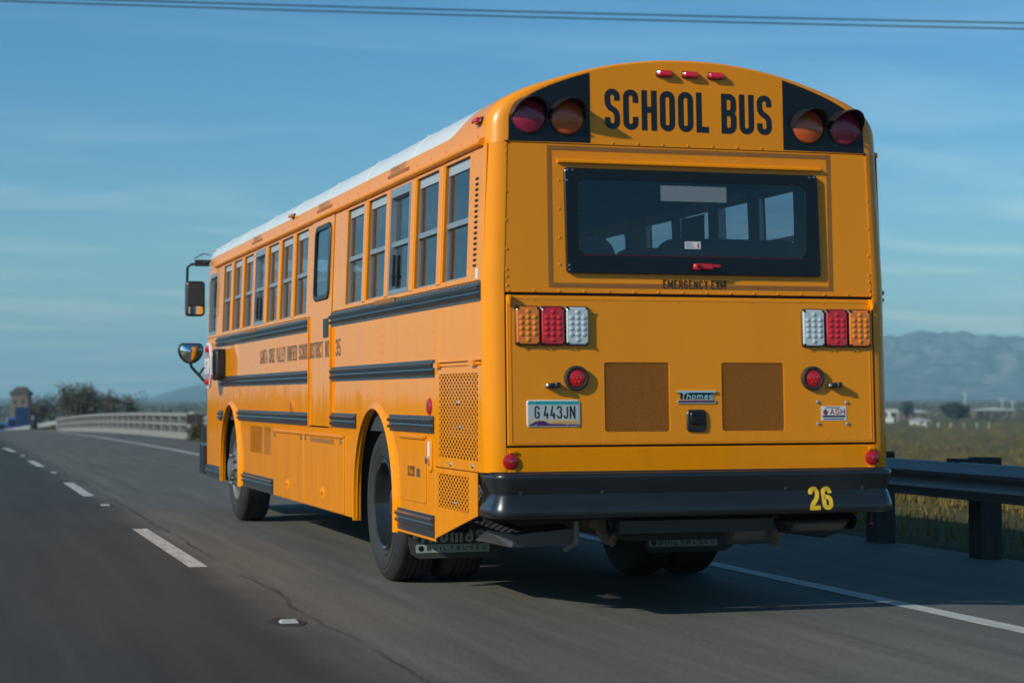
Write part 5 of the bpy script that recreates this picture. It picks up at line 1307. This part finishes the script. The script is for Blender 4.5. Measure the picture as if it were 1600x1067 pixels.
# brown tower
x, y = far(30, 400); TW = thing('water_tower', 'brown square tower with a dark hipped cap left of the trees', 'tower', (x, y, -7)); TW.rotation_euler = (0, 0, -YAW)
b = MB(); b.box((-1.75, 0, 0), (1.75, 3.4, 8.7)); b.build('shaft', 'wall_tan', TW, sharp=20)
b = MB(); b.box((-2.0, -.2, 8.7), (2.0, 3.6, 9.3)); b.build('gallery', 'roof_dark', TW, sharp=20)
b = MB(); b.add([(-1.8, 0, 9.3), (1.8, 0, 9.3), (1.8, 3.4, 9.3), (-1.8, 3.4, 9.3), (-.8, .9, 10.4), (.8, .9, 10.4), (.8, 2.5, 10.4), (-.8, 2.5, 10.4)], [(0, 1, 5, 4), (1, 2, 6, 5), (2, 3, 7, 6), (3, 0, 4, 7), (4, 5, 6, 7)]); b.build('cap', 'roof_dark', TW, sharp=0)
for u, z in ((-.8, 6.8), (.8, 6.8), (0, 4.8)):
    b = MB(); b.box((u-.3, -.03, z), (u+.3, .03, z+.9)); b.build('window', 'window_dark', TW)
# vehicles far ahead, only their upper halves clear the crest
def box_truck(name, lab, cat, x, y, z, w, h, ln, m, trim):
    r = thing(name, lab, cat, (x, y, z)); r.rotation_euler = (0, 0, -.03)
    b = MB(); b.prism(rrect(-w/2, h*.22, w/2, h, .10), 0, ln, lambda u, v, q: (u, q, v), bevel=.05); b.build('cargo_box', m, r)
    b = MB(); b.prism(rrect(-w/2*.92, h*.18, w/2*.92, h*.72, .2), ln+.15, ln+2.1, lambda u, v, q: (u, q, v), bevel=.2); b.build('cab', trim, r)
    for s in (-1, 1):
        b = MB(); b.box((s*w*.24-w*.22, -.03, h*.26), (s*w*.24+w*.22, 0, h*.96)); b.build('rear_door', m, r)
        b = MB(); b.box((s*w*.44-.1, -.05, h*.23), (s*w*.44+.1, -.03, h*.27)); b.build('tail_lamp', 'red_lens', r)
        for yy in (1.2, ln+1.2):
            b = MB(); b.lathe([(.0005, 0), (.3, 0), (.5, .03), (.52, .15), (.5, .27), (.0005, .28)], (s*(w/2-.02), yy, .52), (-s, 0, 0), 18); b.build('wheel', 'tyre_rubber', r)
    b = MB(); b.box((-w/2, -.12, h*.14), (w/2, .02, h*.2)); b.build('bumper', 'black_plastic', r); return r
q = cam_ray(41, 619, 245); box_truck('box_truck', 'dark blue box truck in front of the brown tower', 'truck', q.x, q.y, road_z(q.y)-.15, 2.75, 4.05, 6.5, 'blue_dark', 'blue_dark')
def small_van(lab, px, depth, dz, w, h, m):
    q = cam_ray(px, 619, depth); r = thing('parked_van', lab, 'van', (q.x, q.y, road_z(q.y)+dz))
    pr = [(-w/2, .3), (w/2, .3), (w/2, h*.55), (w/2*.86, h*.92), (w/2*.75, h), (-w/2*.75, h), (-w/2*.86, h*.92), (-w/2, h*.55)]
    b = MB(); b.prism(pr, 0, 4.4, lambda u, v, q_: (u, q_, v), bevel=.12); b.build('body', m, r)
    b = MB(); b.prism(rrect(-w/2*.76, h*.6, w/2*.76, h*.9, .08), -.02, .05, lambda u, v, q_: (u, q_, v)); b.build('rear_window', 'window_dark', r)
    for s in (-1, 1):
        b = MB(); b.box((s*w*.43-.1, -.03, h*.4), (s*w*.43+.08, .04, h*.56)); b.build('tail_lamp', 'red_lens', r)
        for yy in (.9, 3.5):
            b = MB(); b.lathe([(.0005, 0), (.2, 0), (.32, .03), (.33, .1), (.32, .2), (.0005, .21)], (s*(w/2-.02), yy, .33), (-s, 0, 0), 16); b.build('wheel', 'tyre_rubber', r)
small_van('bright blue van just left of the dark blue box truck', 19, 215, 0, 1.1, 2.1, 'blue_bright'); small_van('light blue van at the left edge of the photo', 3, 225, 0, 1.0, 1.7, 'blue_light')

# ------------------------------------------------------------------ mountains
def mountains():
    from mathutils import noise
    rg = random.Random(9); keys = [(-900, 2), (235, 0), (262, 10), (290, 17), (318, 22), (345, 28), (400, 34), (520, 44), (700, 52), (900, 70), (1100, 82), (1250, 90), (1380, 92), (1410, 96), (1440, 100), (1465, 96), (1500, 101), (1525, 96), (1545, 98), (1570, 93), (1600, 95), (1700, 88), (1900, 70), (2300, 50), (2900, 20)]
    cols = []; D = 4200
    n = 420; rows = []
    for i in range(n+1):
        px = -900+3800*i/n; hpx = lerp_tab(keys, px); H = hpx/3040*D; col = []
        dirv = (cam_ray(px, 619, 1.0)-CAM); dirv.z = 0; dirv.normalize(); k = D*math.sqrt(1+((px-800)/3040)**2)
        for j in range(56):
            t = j/55.0; dist = k*(.80+.34*t); p = CAM+dirv*dist
            prof = math.sin(min(1, t/.62)*math.pi/2)**1.35 if t < .62 else math.cos((t-.62)/.38*math.pi/2)
            rid = 1-abs(noise.fractal(Vector((p.x*.0065, p.y*.0065, .3)), 1.0, 2.1, 6))*1.3
            jag = noise.fractal(Vector((p.x*.02, p.y*.02, 1.7)), 1.0, 2.0, 4)
            k2 = max(0, 1-abs(t-.62)/.10); h = H*prof*((.52+.48*rid)*(1-k2)+k2*(.93+.07*rid))*(1+.02*jag)+H*.07*jag*prof
            col.append((p.x, p.y, -7+max(0, h*(dist/k)+6*prof)))
        rows.append(col)
    b = MB(); b.grid(rows); b.build('mountains', 'mountain_rock', kind='structure', sharp=70)
mountains()

# ------------------------------------------------------------------ haze
HZ = bpy.data.materials.new('haze'); HZ.use_nodes = True; t = HZ.node_tree; t.nodes.clear()
o_ = t.nodes.new('ShaderNodeOutputMaterial'); pv = t.nodes.new('ShaderNodeVolumePrincipled'); pv.inputs['Color'].default_value = (0.43, 0.82, 1.0, 1); pv.inputs['Density'].default_value = 2.3e-4; pv.inputs['Anisotropy'].default_value = 0.0
t.links.new(pv.outputs[0], o_.inputs['Volume']); MATS['haze'] = HZ
b = MB(); b.box((-7000, -5600, -9), (8200, 8200, 190)); b.build('haze', 'haze', kind='stuff', sharp=0)
